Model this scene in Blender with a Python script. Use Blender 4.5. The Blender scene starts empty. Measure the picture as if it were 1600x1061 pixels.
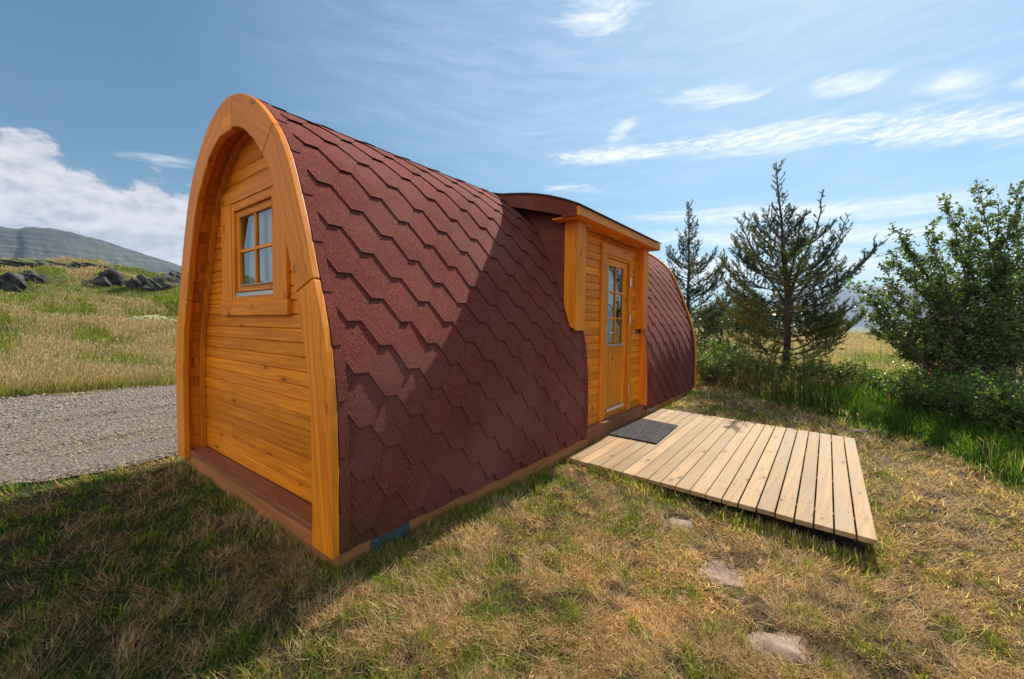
import bpy, math, random
import numpy as np
from mathutils import Matrix, Vector

# ------------------------------------------------------------------ camera, sky, sun, exposure
sc = bpy.context.scene
col = sc.collection
rad = math.radians
cam_d = bpy.data.cameras.new('camera'); cam = bpy.data.objects.new('camera', cam_d); col.objects.link(cam)
CP = np.array([-1.07540324, -1.92315796, 1.23040614])
FW = np.array([0.79275512, 0.60804915, -0.04260926]); RT = np.array([0.60887729, -0.79321513, 0.00884334]); UP = np.array([0.02842112, 0.03295442, 0.99905267])
cam.matrix_world = Matrix(((RT[0], UP[0], -FW[0], CP[0]), (RT[1], UP[1], -FW[1], CP[1]), (RT[2], UP[2], -FW[2], CP[2]), (0, 0, 0, 1)))
cam_d.sensor_width = 36; cam_d.lens = 36 * 641.6 / 1600
cam_d.clip_start = 0.05; cam_d.clip_end = 30000
sc.camera = cam
SUN_EL, SUN_AZ = rad(41.3), rad(1.2)      # direction towards the sun, azimuth from +X
sun_dir = Vector((math.cos(SUN_EL) * math.cos(SUN_AZ), math.cos(SUN_EL) * math.sin(SUN_AZ), math.sin(SUN_EL)))
sl = bpy.data.lights.new('sun', 'SUN'); sl.energy = 5.0; sl.angle = rad(0.5); sl.color = (1, .93, .82)
so = bpy.data.objects.new('sun', sl); col.objects.link(so)
so.rotation_euler = sun_dir.to_track_quat('Z', 'Y').to_euler(); so.location = (20, 0, 20)
sc.view_settings.view_transform = 'Standard'; sc.view_settings.look = 'None'
sc.view_settings.exposure = 0.66; sc.view_settings.gamma = 1; sc.view_settings.use_curve_mapping = False
SKY = 0.115


class NT:
    """small helper round a node tree"""
    def __init__(s, tree):
        s.t = tree
    def n(s, kind, **kw):
        nd = s.t.nodes.new(kind)
        ins = kw.pop('i', {})
        for k, v in kw.items():
            setattr(nd, k, v)
        for k, v in ins.items():
            s.set(nd, k, v)
        return nd
    def set(s, nd, k, v):
        sock = nd.inputs[k]
        if isinstance(v, bpy.types.NodeSocket): s.t.links.new(v, sock)
        elif isinstance(v, bpy.types.Node): s.t.links.new(v.outputs[0], sock)
        else: sock.default_value = v
    def m(s, op, a, b=0.0, c=None, clamp=False):
        nd = s.n('ShaderNodeMath', operation=op, use_clamp=clamp)
        s.set(nd, 0, a); s.set(nd, 1, b)
        if c is not None: s.set(nd, 2, c)
        return nd.outputs[0]
    def mix(s, f, a, b, mode='MIX'):
        nd = s.n('ShaderNodeMix', data_type='RGBA', blend_type=mode)
        s.set(nd, 0, f); s.set(nd, 6, a); s.set(nd, 7, b)
        return nd.outputs[2]
    def ramp(s, f, pts):
        nd = s.n('ShaderNodeValToRGB'); s.set(nd, 0, f)
        cr = nd.color_ramp
        while len(cr.elements) < len(pts): cr.elements.new(.5)
        for e, (p, c) in zip(cr.elements, pts):
            e.position = p; e.color = c if len(c) == 4 else (*c, 1)
        return nd.outputs[0]
    def noise(s, vec, scale, detail=4, rough=.5, dist=0.0, out=0):
        nd = s.n('ShaderNodeTexNoise'); s.set(nd, 'Vector', vec)
        nd.inputs['Scale'].default_value = scale; nd.inputs['Detail'].default_value = detail
        nd.inputs['Roughness'].default_value = rough; nd.inputs['Distortion'].default_value = dist
        return nd.outputs[out]
    def mapv(s, vec, scale=(1, 1, 1), loc=(0, 0, 0), rot=(0, 0, 0)):
        nd = s.n('ShaderNodeMapping'); s.set(nd, 'Vector', vec)
        nd.inputs['Scale'].default_value = scale; nd.inputs['Location'].default_value = loc; nd.inputs['Rotation'].default_value = rot
        return nd.outputs[0]
    def step(s, x, a, b):
        nd = s.n('ShaderNodeMapRange', interpolation_type='SMOOTHSTEP'); s.set(nd, 0, x); s.set(nd, 1, a); s.set(nd, 2, b)
        return nd.outputs[0]


wd = bpy.data.worlds.new('World'); sc.world = wd; wd.use_nodes = True
W = NT(wd.node_tree); wd.node_tree.nodes.clear()
sky = W.n('ShaderNodeTexSky', sky_type='NISHITA', sun_disc=False, sun_elevation=SUN_EL, sun_rotation=math.pi / 2 - SUN_AZ,
          altitude=50, air_density=1.0, dust_density=.35, ozone_density=1.6)
tc = W.n('ShaderNodeTexCoord')
sep = W.n('ShaderNodeSeparateXYZ', i={0: tc.outputs['Generated']})
dx, dy, dz = sep.outputs
AZ = W.m('MULTIPLY', W.m('ARCTAN2', dy, dx), 57.2958)
EL = W.m('MULTIPLY', W.m('ARCSINE', dz), 57.2958)
AE = W.n('ShaderNodeCombineXYZ', i={0: AZ, 1: EL}).outputs[0]
def blob(az, el, ra, re, tilt=0.0, soft=1.0):
    """soft ellipse in azimuth and elevation, 1 in its middle"""
    a = W.m('SUBTRACT', AZ, az); e = W.m('SUBTRACT', EL, el)
    c_, s_ = math.cos(rad(tilt)), math.sin(rad(tilt))
    u = W.m('ADD', W.m('MULTIPLY', a, c_ / ra), W.m('MULTIPLY', e, s_ / ra))
    v = W.m('ADD', W.m('MULTIPLY', a, -s_ / re), W.m('MULTIPLY', e, c_ / re))
    r2 = W.m('ADD', W.m('MULTIPLY', u, u), W.m('MULTIPLY', v, v))
    return W.m('SUBTRACT', 1.0, r2, clamp=True)
def union(L):
    o = L[0]
    for x in L[1:]: o = W.m('MAXIMUM', o, x)
    return o
# wispy streaks: noise stretched along the azimuth and warped
warp = W.noise(W.mapv(AE, (.05, .09, 1)), 1, 3, .5, out=1)
AEw = W.n('ShaderNodeVectorMath', operation='MULTIPLY_ADD', i={0: warp, 1: (14, 5, 0), 2: AE}).outputs[0]
wn = W.noise(W.mapv(AEw, (.11, .8, 1), rot=(0, 0, rad(-7))), 1, 9, .64)
wn2 = W.noise(W.mapv(AEw, (.30, 1.5, 1), rot=(0, 0, rad(30))), 1, 8, .68)
wis = W.m('ADD', W.m('MULTIPLY', wn, .55), W.m('MULTIPLY', wn2, .45))
cm = union([blob(24, 21.4, 11, 1.7, 1), blob(5, 20.6, 18, 2.2, 4.), blob(-11, 17.6, 12, 2.6, 11), blob(23, 23.9, 3.2, 1.3, -25),
            blob(26, 35.4, 8, 2.8, 0), blob(13, 26.0, 8.5, 1.5, 7), blob(-1.0, 24.3, 4.5, 1.7, 8), blob(-9, 21.4, 4.0, 1.5, 14), blob(-14, 20.0, 3, 1.2, 14),
            W.m('MULTIPLY', blob(29.5, 17.6, 6, 1.1, 3), .8), W.m('MULTIPLY', blob(3, 12.4, 26, 1.5, 4), 1.2), W.m('MULTIPLY', blob(3, 9.9, 26, 1.5, 4), 1.25),
            W.m('MULTIPLY', blob(11, 6.4, 10, 2.8, 0), 1.5), W.m('MULTIPLY', blob(-1.5, 6.4, 6, 2.2, 10), 1.4), W.m('MULTIPLY', blob(22, 7, 9, 2.2, 0), 1.2), W.m('MULTIPLY', blob(77, 16.2, 5, .9, -4), .8)])
wisp = W.step(W.m('ADD', W.m('MULTIPLY', W.m('SUBTRACT', wis, .5), 1.9), W.m('MULTIPLY', cm, .62)), .16, .98)
band = union([blob(24, 21.4, 10, 1.2, 1), blob(6, 20.9, 17, 1.5, 4.), blob(-9, 18.0, 12, 1.8, 11)])
fine = W.noise(W.mapv(AEw, (.5, 2.6, 1), rot=(0, 0, rad(22))), 1, 8, .7)
wisp = W.m('MAXIMUM', wisp, W.m('MULTIPLY', W.step(W.m('ADD', W.m('ADD', wis, W.m('MULTIPLY', W.m('SUBTRACT', fine, .5), 1.1)), W.m('MULTIPLY', band, .42)), .52, 1.08), W.step(band, 0.0, .6)))
wisp = W.m('MULTIPLY', wisp, W.m('ADD', .55, W.m('MULTIPLY', W.step(fine, .34, .62), .45)))
wisp = W.m('MULTIPLY', wisp, W.step(cm, 0.0, .35))
veil = W.m('MULTIPLY', W.m('MULTIPLY', W.m('ADD', .30, W.m('MULTIPLY', W.step(wn, .3, .9), .55)), W.step(W.m('MAXIMUM', blob(0, 30, 80, 22), blob(-5, 8, 70, 12)), 0.0, .9)), .7)
# cumulus bank low in the north-west
cn = W.noise(W.mapv(AE, (.17, .28, 1), loc=(3.1, 1.7, 0)), 1, 10, .62)
cb = union([blob(87, 12.9, 4.2, 4.0), blob(90, 10.8, 8, 4.6), blob(83.5, 10.5, 6, 5.2), blob(78.2, 10.6, 5.5, 5.0), blob(74, 10.8, 6, 4.8), blob(84, 6.8, 22, 3.8), blob(97, 10.5, 9, 5.5), blob(68, 9, 7, 5)])
cum = W.m('MULTIPLY', W.step(W.m('ADD', W.m('MULTIPLY', cn, 1.25), W.m('MULTIPLY', cb, .55)), .80, .95), W.step(cb, 0.0, .12))
shade = W.m('SUBTRACT', cn, W.m('MULTIPLY', W.noise(W.mapv(AE, (.17, .28, 1), loc=(3.22, 1.92, 0)), 1, 10, .62), .8))
cumc = W.mix(W.step(shade, -.04, .22), (2.9, 3.0, 3.5, 1), (4.9, 4.7, 4.9, 1))
lum = W.n('ShaderNodeRGBToBW', i={0: sky.outputs[0]}).outputs[0]
sky_ = W.n('ShaderNodeVectorMath', operation='SCALE', i={0: sky.outputs[0]}); W.set(sky_, 3, W.m('MULTIPLY', W.m('POWER', W.m('MAXIMUM', lum, .05), -.50), 1.32))
hs = W.n('ShaderNodeHueSaturation', i={'Saturation': 1.02, 'Value': 1.0, 'Color': sky_.outputs[0]})
skyc = W.mix(1.0, hs.outputs[0], (0.71, 0.98, 1.0, 1), 'MULTIPLY')
wl_ = W.m('ADD', W.m('ADD', .69, W.m('MULTIPLY', W.step(AZ, 88.0, 5.0), .46)), W.m('MULTIPLY', W.step(EL, 20.0, 2.0), .15))
skyc = W.n('ShaderNodeVectorMath', operation='SCALE', i={0: skyc, 3: wl_}).outputs[0]
skyc = W.mix(W.m('MULTIPLY', veil, .75), skyc, (4.9, 5.6, 6.4, 1))
skyc = W.mix(W.m('MULTIPLY', wisp, .95), skyc, (6.6, 6.8, 7.0, 1))
skyc = W.mix(W.m('MULTIPLY', cum, .93), skyc, cumc)
# bright cloud added over the unseen western sky, as fill light for the gable
west = W.step(dx, -.22, -.62); bn = W.noise(W.mapv(tc.outputs['Generated'], (2.2, 2.2, 4.5)), 1, 6, .55)
skyc = W.mix(W.m('MULTIPLY', W.m('MULTIPLY', west, W.step(bn, .36, .52)), W.step(dz, -.02, .06)), skyc, (8.2, 7.9, 7.5, 1))
bg = W.n('ShaderNodeBackground', i={'Color': skyc, 'Strength': SKY})
W.n('ShaderNodeOutputWorld', i={0: bg.outputs[0]})


# ------------------------------------------------------------------ mesh helpers
rng = np.random.default_rng(7); random.seed(7)
def tag(o, label=None, cat=None, group=None, kind=None):
    for k, v in (('label', label), ('category', cat), ('group', group), ('kind', kind)):
        if v: o[k] = v
    return o
def empty(name, loc, label, cat, group=None):
    o = bpy.data.objects.new(name, None); o.location = loc; col.objects.link(o); o.empty_display_size = .2
    return tag(o, label, cat, group)
def link(name, me, mat, parent=None):
    if mat: me.materials.append(mat)
    o = bpy.data.objects.new(name, me); col.objects.link(o)
    if parent:
        o.parent = parent
        p, off = parent, Vector((0, 0, 0))
        while p: off += p.location; p = p.parent
        o.location = -off            # meshes are written in world coordinates
    return o
class MB:
    def __init__(s):
        s.v, s.f, s.uv, s.t = [], [], [], []
    def face(s, pts, uvs=None, tint=.5):
        n = len(s.v); s.v += [tuple(map(float, p)) for p in pts]; s.f.append(tuple(range(n, n + len(pts))))
        s.uv += list(uvs) if uvs is not None else [(p[0], p[1]) for p in pts]
        s.t.append(tint)
    def hexa(s, P, grain=0, tint=None):
        """8 corners: P[i][j][k] flattened (i along x, j along y, k along z); grain is the axis the wood runs along"""
        P = [np.array(p, float) for p in P]
        tint = random.random() if tint is None else tint
        ou, ov = random.uniform(0, 60), random.uniform(0, 60)
        ax = [P[4] - P[0], P[2] - P[0], P[1] - P[0]]
        L = [max(np.linalg.norm(a), 1e-6) for a in ax]; ax = [a / l for a, l in zip(ax, L)]
        g = ax[grain]; o1, o2 = [ax[i] for i in range(3) if i != grain]
        n0 = len(s.v); s.v += [tuple(p) for p in P]
        for fc in ((0, 1, 3, 2), (4, 6, 7, 5), (0, 4, 5, 1), (2, 3, 7, 6), (0, 2, 6, 4), (1, 5, 7, 3)):
            s.f.append(tuple(n0 + i for i in fc)); s.t.append(tint)
            for i in fc:
                d = P[i] - P[0]
                s.uv.append((ou + d @ g, ov + d @ o1 + d @ o2))
    def box(s, a, b, grain=0, tint=None):
        x0, y0, z0 = a; x1, y1, z1 = b
        s.hexa([(x, y, z) for x in (x0, x1) for y in (y0, y1) for z in (z0, z1)], grain, tint)
    def prism(s, poly, vec, g, tint=None):
        """extrude a planar polygon by vec; g is the grain direction"""
        tint = random.random() if tint is None else tint
        poly = [np.array(p, float) for p in poly]; vec = np.array(vec, float); g = np.array(g, float); g /= np.linalg.norm(g)
        vn = vec / np.linalg.norm(vec); c = np.cross(vn, g); ou, ov = random.uniform(0, 60), random.uniform(0, 60)
        if np.linalg.norm(c) < .3: c = np.cross(g, (.3, .5, .81)); c /= np.linalg.norm(c); vn = np.cross(g, c)
        uv = lambda p: (ou + p @ g, ov + p @ c + p @ vn)
        n = len(poly); n0 = len(s.v); allp = poly + [p + vec for p in poly]; s.v += [tuple(p) for p in allp]
        F_ = [tuple(range(n))[::-1], tuple(range(n, 2 * n))] + [(i, (i + 1) % n, n + (i + 1) % n, n + i) for i in range(n)]
        for fc in F_:
            s.f.append(tuple(n0 + i for i in fc)); s.t.append(tint); s.uv += [uv(allp[i]) for i in fc]
    def strip(s, A, B, vec, g=None, tint=None):
        """ribbon between polylines A and B, extruded by vec, closed; grain follows the chord"""
        tint = random.random() if tint is None else tint
        A = [np.array(p, float) for p in A]; B = [np.array(p, float) for p in B]; vec = np.array(vec, float)
        if g is None: g = A[-1] - A[0]
        g = np.array(g, float); g /= np.linalg.norm(g); vn = vec / np.linalg.norm(vec); c = np.cross(vn, g)
        ou, ov = random.uniform(0, 60), random.uniform(0, 60); n = len(A)
        R_ = [A, B, [p + vec for p in A], [p + vec for p in B]]; n0 = len(s.v)
        for r in R_: s.v += [tuple(p) for p in r]
        allp = [p for r in R_ for p in r]; q = lambda r, i: r * n + i; F_ = []
        for i in range(n - 1):
            F_ += [(q(0, i), q(0, i + 1), q(1, i + 1), q(1, i)), (q(2, i), q(3, i), q(3, i + 1), q(2, i + 1)),
                   (q(0, i), q(2, i), q(2, i + 1), q(0, i + 1)), (q(1, i), q(1, i + 1), q(3, i + 1), q(3, i))]
        F_ += [(q(0, 0), q(1, 0), q(3, 0), q(2, 0)), (q(0, n - 1), q(2, n - 1), q(3, n - 1), q(1, n - 1))]
        for fc in F_:
            s.f.append(tuple(n0 + i for i in fc)); s.t.append(tint)
            s.uv += [(ou + allp[i] @ g, ov + allp[i] @ c + allp[i] @ vn) for i in fc]
    def tube(s, pts, rads, k=6, tint=.5, cap=True):
        pts = [np.array(p, float) for p in pts]; n0 = len(s.v); m = len(pts); L = 0
        for i, p in enumerate(pts):
            d = pts[min(i + 1, m - 1)] - pts[max(i - 1, 0)]; d = d / (np.linalg.norm(d) + 1e-9)
            a = np.cross(d, (0.3, .2, 1) if abs(d[2]) < .9 else (1, 0, .1)); a /= np.linalg.norm(a); b = np.cross(d, a)
            for j in range(k):
                t = 2 * math.pi * j / k; s.v.append(tuple(p + rads[i] * (a * math.cos(t) + b * math.sin(t))))
        for i in range(m - 1):
            l = np.linalg.norm(pts[i + 1] - pts[i])
            for j in range(k):
                j2 = (j + 1) % k; s.f.append((n0 + i * k + j, n0 + i * k + j2, n0 + (i + 1) * k + j2, n0 + (i + 1) * k + j)); s.t.append(tint)
                s.uv += [(L, j / k), (L, (j + 1) / k), (L + l, (j + 1) / k), (L + l, j / k)]
            L += l
        if cap:
            for r in (0, m - 1):
                fc = [n0 + r * k + j for j in range(k)]
                s.f.append(tuple(fc[::-1] if r == 0 else fc)); s.t.append(tint); s.uv += [(0, 0)] * k
    def build(s, name, mat, parent=None, bevel=0.0, smooth=False, seg=2):
        me = bpy.data.meshes.new(name); me.from_pydata(s.v, [], s.f)
        uvl = me.uv_layers.new(name='UVMap'); uvl.data.foreach_set('uv', np.array(s.uv, dtype=np.float32).ravel())
        at = me.attributes.new('tint', 'FLOAT', 'FACE'); at.data.foreach_set('value', np.array(s.t, dtype=np.float32))
        if smooth: me.polygons.foreach_set('use_smooth', [True] * len(s.f))
        o = link(name, me, mat, parent)
        if bevel:
            b = o.modifiers.new('bevel', 'BEVEL'); b.width = bevel; b.segments = seg; b.limit_method = 'ANGLE'; b.angle_limit = rad(40)
        return o
def np_mesh(name, V, Fs, mat, parent=None, colour=None, smooth=False):
    """V (n,3); Fs list of integer arrays (m,k)"""
    me = bpy.data.meshes.new(name); me.vertices.add(len(V)); me.vertices.foreach_set('co', V.astype(np.float32).ravel())
    loops = np.concatenate([f.ravel() for f in Fs]); sizes = np.concatenate([np.full(len(f), f.shape[1]) for f in Fs])
    me.loops.add(len(loops)); me.loops.foreach_set('vertex_index', loops.astype(np.int32))
    me.polygons.add(len(sizes)); st = np.r_[0, np.cumsum(sizes)[:-1]]
    me.polygons.foreach_set('loop_start', st.astype(np.int32)); me.polygons.foreach_set('loop_total', sizes.astype(np.int32))
    if smooth: me.polygons.foreach_set('use_smooth', np.ones(len(sizes), dtype=bool))
    if colour is not None:
        a = me.attributes.new('col', 'FLOAT_COLOR', 'POINT')
        a.data.foreach_set('color', np.c_[colour, np.ones(len(colour))].astype(np.float32).ravel())
    me.update(calc_edges=True)
    return link(name, me, mat, parent)

# value noise for the terrain and the vegetation
_T = np.random.default_rng(3).random((256, 256))
def vn(x, y):
    x = np.asarray(x, float); y = np.asarray(y, float)
    xi = np.floor(x).astype(int); yi = np.floor(y).astype(int); fx = x - xi; fy = y - yi
    fx = fx * fx * (3 - 2 * fx); fy = fy * fy * (3 - 2 * fy); g = lambda a, b: _T[a & 255, b & 255]
    return (g(xi, yi) * (1 - fx) + g(xi + 1, yi) * fx) * (1 - fy) + (g(xi, yi + 1) * (1 - fx) + g(xi + 1, yi + 1) * fx) * fy
def fbm(x, y, o=4):
    r = 0; a = .5; t = 0
    for i in range(o):
        r = r + a * vn(x * 2 ** i + 17.3 * i, y * 2 ** i + 9.1 * i); t += a; a *= .5
    return r / t
def ss(x, a, b):
    t = np.clip((np.asarray(x, float) - a) / (b - a), 0, 1); return t * t * (3 - 2 * t)
def ground_z(x, y):
    x = np.asarray(x, float); y = np.asarray(y, float)
    z = -.09 - .045 * ss(x, 0, 2.5) * (1 - ss(x, 4.5, 7)) - .105 * ss(-y, 0, 2.2)
    z = z + .03 * (fbm(x * 1.3 + 5, y * 1.3, 3) - .5) * ss(np.hypot(x - 3.5, y - 1.3), 1.5, 4) + .02 * (fbm(x * .9, y * .9 + 40, 2) - .5)
    z = z - .13 * ss(-x, -.1, .75) * (1 - ss(y, .3, 2.7)) * ss(y, -1.6, -.4)
    # meadow rising behind the gravel, then falling away beyond its crest
    hp = np.interp(y, [9.3, 11, 14, 19, 23, 28, 34, 37, 44, 70, 120], [0, .1, .5, 1.2, 2.35, 3.3, 4.45, 4.75, 4.3, -3, -10])
    side = 1 - ss(x, 9, 26)
    bump = (fbm(x * .28, y * .28, 4) - .5) * ss(y, 10, 22)
    z = z + side * (hp + 1.9 * bump) - .06 * ss(y, 3, 5)
    # field to the east and the valley beyond it
    r = np.hypot(x, y)
    fe = ss(x, 8, 16) * (1 - ss(y, 12, 30))
    z = z + fe * .5 * (fbm(x * .12 + 3, y * .12, 3) - .5) + .25 * ss(x, 10, 50) * (1 - ss(y, 8, 20))
    far = ss(r, 62, 150)
    z = z * (1 - far) - 13 * far
    return z

# ------------------------------------------------------------------ materials
def new_mat(name):
    m = bpy.data.materials.new(name); m.use_nodes = True; m.node_tree.nodes.clear(); return m, NT(m.node_tree)
def out(N, sh): N.n('ShaderNodeOutputMaterial', i={0: sh})
def principled(N, **kw):
    nd = N.n('ShaderNodeBsdfPrincipled')
    for k, v in kw.items(): N.set(nd, k.replace('_', ' '), v)
    return nd
def bump(N, h, strength=.3, dist=.01):
    nd = N.n('ShaderNodeBump', i={'Height': h}); nd.inputs['Strength'].default_value = strength; nd.inputs['Distance'].default_value = dist
    return nd.outputs[0]
def wood_mat(name, light, dark, knot, rough=.46, spread=.25, coat=.04, grain=1.0, knots=1.0, grey=None):
    m, N = new_mat(name)
    uv = N.n('ShaderNodeUVMap', uv_map='UVMap').outputs[0]
    tint = N.n('ShaderNodeAttribute', attribute_name='tint').outputs['Fac']
    # knots: sparse voronoi cells stretched a little along the board
    vk = N.n('ShaderNodeTexVoronoi', feature='F1', i={'Vector': N.mapv(uv, (3.1, 7.5, 1))}); vk.inputs['Scale'].default_value = 1; vk.inputs['Randomness'].default_value = 1
    pick = N.m('GREATER_THAN', N.n('ShaderNodeSeparateColor', i={0: vk.outputs['Color']}).outputs[0], .30)
    kd = vk.outputs['Distance']
    kd = N.m('ADD', kd, N.m('MULTIPLY', N.m('SUBTRACT', N.noise(N.mapv(uv, (26, 40, 1)), 1, 3, .6), .5), .12)); kn = N.m('MULTIPLY', N.step(kd, .16, .07), pick); ring = N.m('MULTIPLY', N.step(kd, .46, .10), pick)
    # grain: fine streaks plus broad figure, both bent round the knots
    warp = N.n('ShaderNodeVectorMath', operation='MULTIPLY_ADD', i={0: N.noise(N.mapv(uv, (1.2, 9, 1)), 1, 2, .5, out=1), 1: (0, .035, 0), 2: uv}).outputs[0]
    wv = N.m('ADD', N.n('ShaderNodeSeparateXYZ', i={0: warp}).outputs[1], N.m('MULTIPLY', ring, .03))
    wu = N.n('ShaderNodeSeparateXYZ', i={0: warp}).outputs[0]
    gv = N.n('ShaderNodeCombineXYZ', i={0: wu, 1: wv}).outputs[0]
    g1 = N.noise(N.mapv(gv, (1.0, 34, 1)), 1, 5, .6); g2 = N.noise(N.mapv(gv, (5, 240, 1)), 1, 3, .6)
    g = N.m('ADD', N.m('MULTIPLY', g1, .7), N.m('MULTIPLY', g2, .3))
    c = N.mix(N.step(g, .36, .66), (*dark, 1), (*light, 1))
    big = N.noise(N.mapv(uv, (.8, 2.2, 1)), 1, 3, .5)
    hv = N.n('ShaderNodeHueSaturation', i={'Color': c}); N.set(hv, 'Value', N.m('ADD', 1 - spread * .5, N.m('ADD', N.m('MULTIPLY', tint, spread), N.m('MULTIPLY', N.m('SUBTRACT', big, .5), .5))))
    c = hv.outputs[0]
    if grey: c = N.mix(N.step(N.noise(N.mapv(uv, (1.1, 6, 1)), 1, 6, .65), .45, .72), c, (*grey, 1))
    c = N.mix(N.m('MULTIPLY', ring, .35 * knots), c, (*dark, 1)); c = N.mix(N.m('MULTIPLY', kn, .85 * knots), c, (*knot, 1))
    b = bump(N, N.m('SUBTRACT', g, N.m('MULTIPLY', kn, .4)), .25 * grain, .004)
    rg = N.m('ADD', rough, N.m('MULTIPLY', g1, .18))
    p = principled(N, Base_Color=c, Roughness=rg, Normal=b, Coat_Weight=coat, Coat_Roughness=.3, Specular_IOR_Level=.28)
    out(N, p.outputs[0]); return m
M_wood = wood_mat('stained_pine', (.88, .305, .010), (.58, .150, .004), (.13, .028, .004), spread=.34)
M_wood2 = wood_mat('stained_pine_arch', (.88, .30, .014), (.62, .165, .006), (.20, .045, .006), spread=.16, knots=.8)
M_sill = wood_mat('stained_pine_weathered', (.30, .105, .045), (.19, .06, .025), (.04, .015, .01), rough=.55, coat=.03)
M_base = wood_mat('sleeper_pine', (.44, .17, .055), (.31, .105, .03), (.08, .03, .015), rough=.6, coat=0)
M_deck = wood_mat('deck_pine', (.42, .262, .118), (.27, .155, .062), (.085, .038, .014), rough=.62, coat=0, spread=.42, knots=.95, grey=(.30, .215, .12))
M_deck_end = wood_mat('deck_pine_bearer', (.26, .12, .06), (.17, .07, .035), (.05, .02, .01), rough=.7, coat=0)
M_dark = wood_mat('interior_pine', (.30, .14, .05), (.2, .08, .03), (.06, .02, .01))

def shingle_mat():
    m, N = new_mat('bitumen_shingle'); g = N.n('ShaderNodeNewGeometry').outputs['Position']
    n1 = N.noise(g, 210, 3, .8); n2 = N.noise(g, 5, 4, .6); n3 = N.noise(g, 95, 3, .6); n4 = N.noise(g, 1.3, 3, .55)
    c = N.ramp(n1, [(.34, (.045, .008, .006)), (.46, (.145, .027, .018)), (.56, (.225, .052, .036)), (.70, (.52, .24, .17))])
    c = N.mix(N.m('MULTIPLY', N.step(n2, .35, .7), .35), c, (.13, .024, .018, 1))
    c = N.mix(N.m('MULTIPLY', N.step(n4, .4, .65), .38), c, (.26, .10, .08, 1))
    # olive-brown bloom low at the near corner
    sp = N.n('ShaderNodeSeparateXYZ', i={0: g})
    low = N.m('MULTIPLY', N.step(sp.outputs[2], .26, .04), N.step(sp.outputs[0], .55, .1))
    c = N.mix(N.m('MULTIPLY', low, .75), c, (.10, .052, .018, 1))
    t = N.n('ShaderNodeAttribute', attribute_name='tint').outputs['Fac']
    hv = N.n('ShaderNodeHueSaturation', i={'Color': c}); N.set(hv, 'Value', N.m('MAXIMUM', .06, N.m('ADD', .88, N.m('MULTIPLY', t, .24)))) if False else N.set(hv, 'Value', N.m('MULTIPLY', N.m('ADD', .93, N.m('MULTIPLY', t, .13)), N.m('GREATER_THAN', t, -.5)))
    b = bump(N, N.m('ADD', n1, N.m('MULTIPLY', n3, .5)), .75, .005)
    out(N, principled(N, Base_Color=hv.outputs[0], Roughness=.92, Normal=b, Specular_IOR_Level=.12).outputs[0]); return m
M_shin = shingle_mat()
def plain(name, c, rough=.5, metal=0.0, spec=.5, noise=0.0, scale=40, b=0.0):
    m, N = new_mat(name)
    if noise:
        g = N.n('ShaderNodeNewGeometry').outputs['Position']; n = N.noise(g, scale, 5, .6)
        hv = N.n('ShaderNodeHueSaturation', i={'Color': (*c, 1)}); N.set(hv, 'Value', N.m('ADD', 1 - noise, N.m('MULTIPLY', n, 2 * noise)))
        p = principled(N, Base_Color=hv.outputs[0], Roughness=rough, Metallic=metal)
        if b: N.set(p, 'Normal', bump(N, n, b, .01))
    else: p = principled(N, Base_Color=(*c, 1), Roughness=rough, Metallic=metal)
    p.inputs['Specular IOR Level'].default_value = spec
    out(N, p.outputs[0]); return m
M_black = plain('black_bitumen_edge', (.012, .011, .012), .7)
M_alu = plain('aluminium', (.62, .64, .68), .32, .9, noise=.06, scale=30)
M_steel = plain('galvanised_plate', (.16, .22, .25), .42, .8, noise=.35, scale=14)
M_screw = plain('screw_steel', (.5, .5, .5), .3, 1)
M_curtain = plain('white_curtain', (.74, .77, .80), .9, noise=.05, scale=8)
M_inside = plain('cabin_interior', (.09, .045, .02), .8, noise=.3, scale=3)
def glass_mat():
    m, N = new_mat('window_glass'); fr = N.n('ShaderNodeFresnel', i={'IOR': 1.9}).outputs[0]
    gl = N.n('ShaderNodeBsdfGlossy', i={'Color': (.95, .98, 1, 1), 'Roughness': .02}).outputs[0]
    tr = N.n('ShaderNodeBsdfTransparent', i={'Color': (.86, .9, .9, 1)}).outputs[0]
    out(N, N.n('ShaderNodeMixShader', i={0: N.m('MULTIPLY', fr, 1.25, clamp=True), 1: tr, 2: gl}).outputs[0]); return m
M_glass = glass_mat()
def mat_rubber():
    m, N = new_mat('doormat_fibre'); g = N.n('ShaderNodeNewGeometry').outputs['Position']
    v = N.n('ShaderNodeTexVoronoi', i={'Vector': g}); v.inputs['Scale'].default_value = 90
    sp = N.n('ShaderNodeSeparateColor', i={0: v.outputs['Color']}).outputs[0]
    c = N.ramp(sp, [(.0, (.007, .006, .007)), (.62, (.016, .014, .016)), (.9, (.05, .04, .045)), (1, (.16, .13, .13))])
    out(N, principled(N, Base_Color=c, Roughness=.95, Normal=bump(N, N.m('ADD', sp, N.noise(g, 60, 3)), .9, .01)).outputs[0]); return m
M_mat = mat_rubber()
def leafy(name, transl=.35, rough=.55, spec=.25):
    m, N = new_mat(name); c = N.n('ShaderNodeAttribute', attribute_name='col').outputs['Color']
    p = principled(N, Base_Color=c, Roughness=rough); p.inputs['Specular IOR Level'].default_value = spec
    tr = N.n('ShaderNodeBsdfTranslucent', i={'Color': N.mix(1, c, (1.25, 1.3, .7, 1), 'MULTIPLY')}).outputs[0]
    out(N, N.n('ShaderNodeMixShader', i={0: transl, 1: p.outputs[0], 2: tr}).outputs[0]); return m
M_grass = leafy('grass_blades', .48, .6, .10); M_leaf = leafy('broad_leaves', .45, .36, .5); M_needle = leafy('needles', .15, .6, .2)
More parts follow.
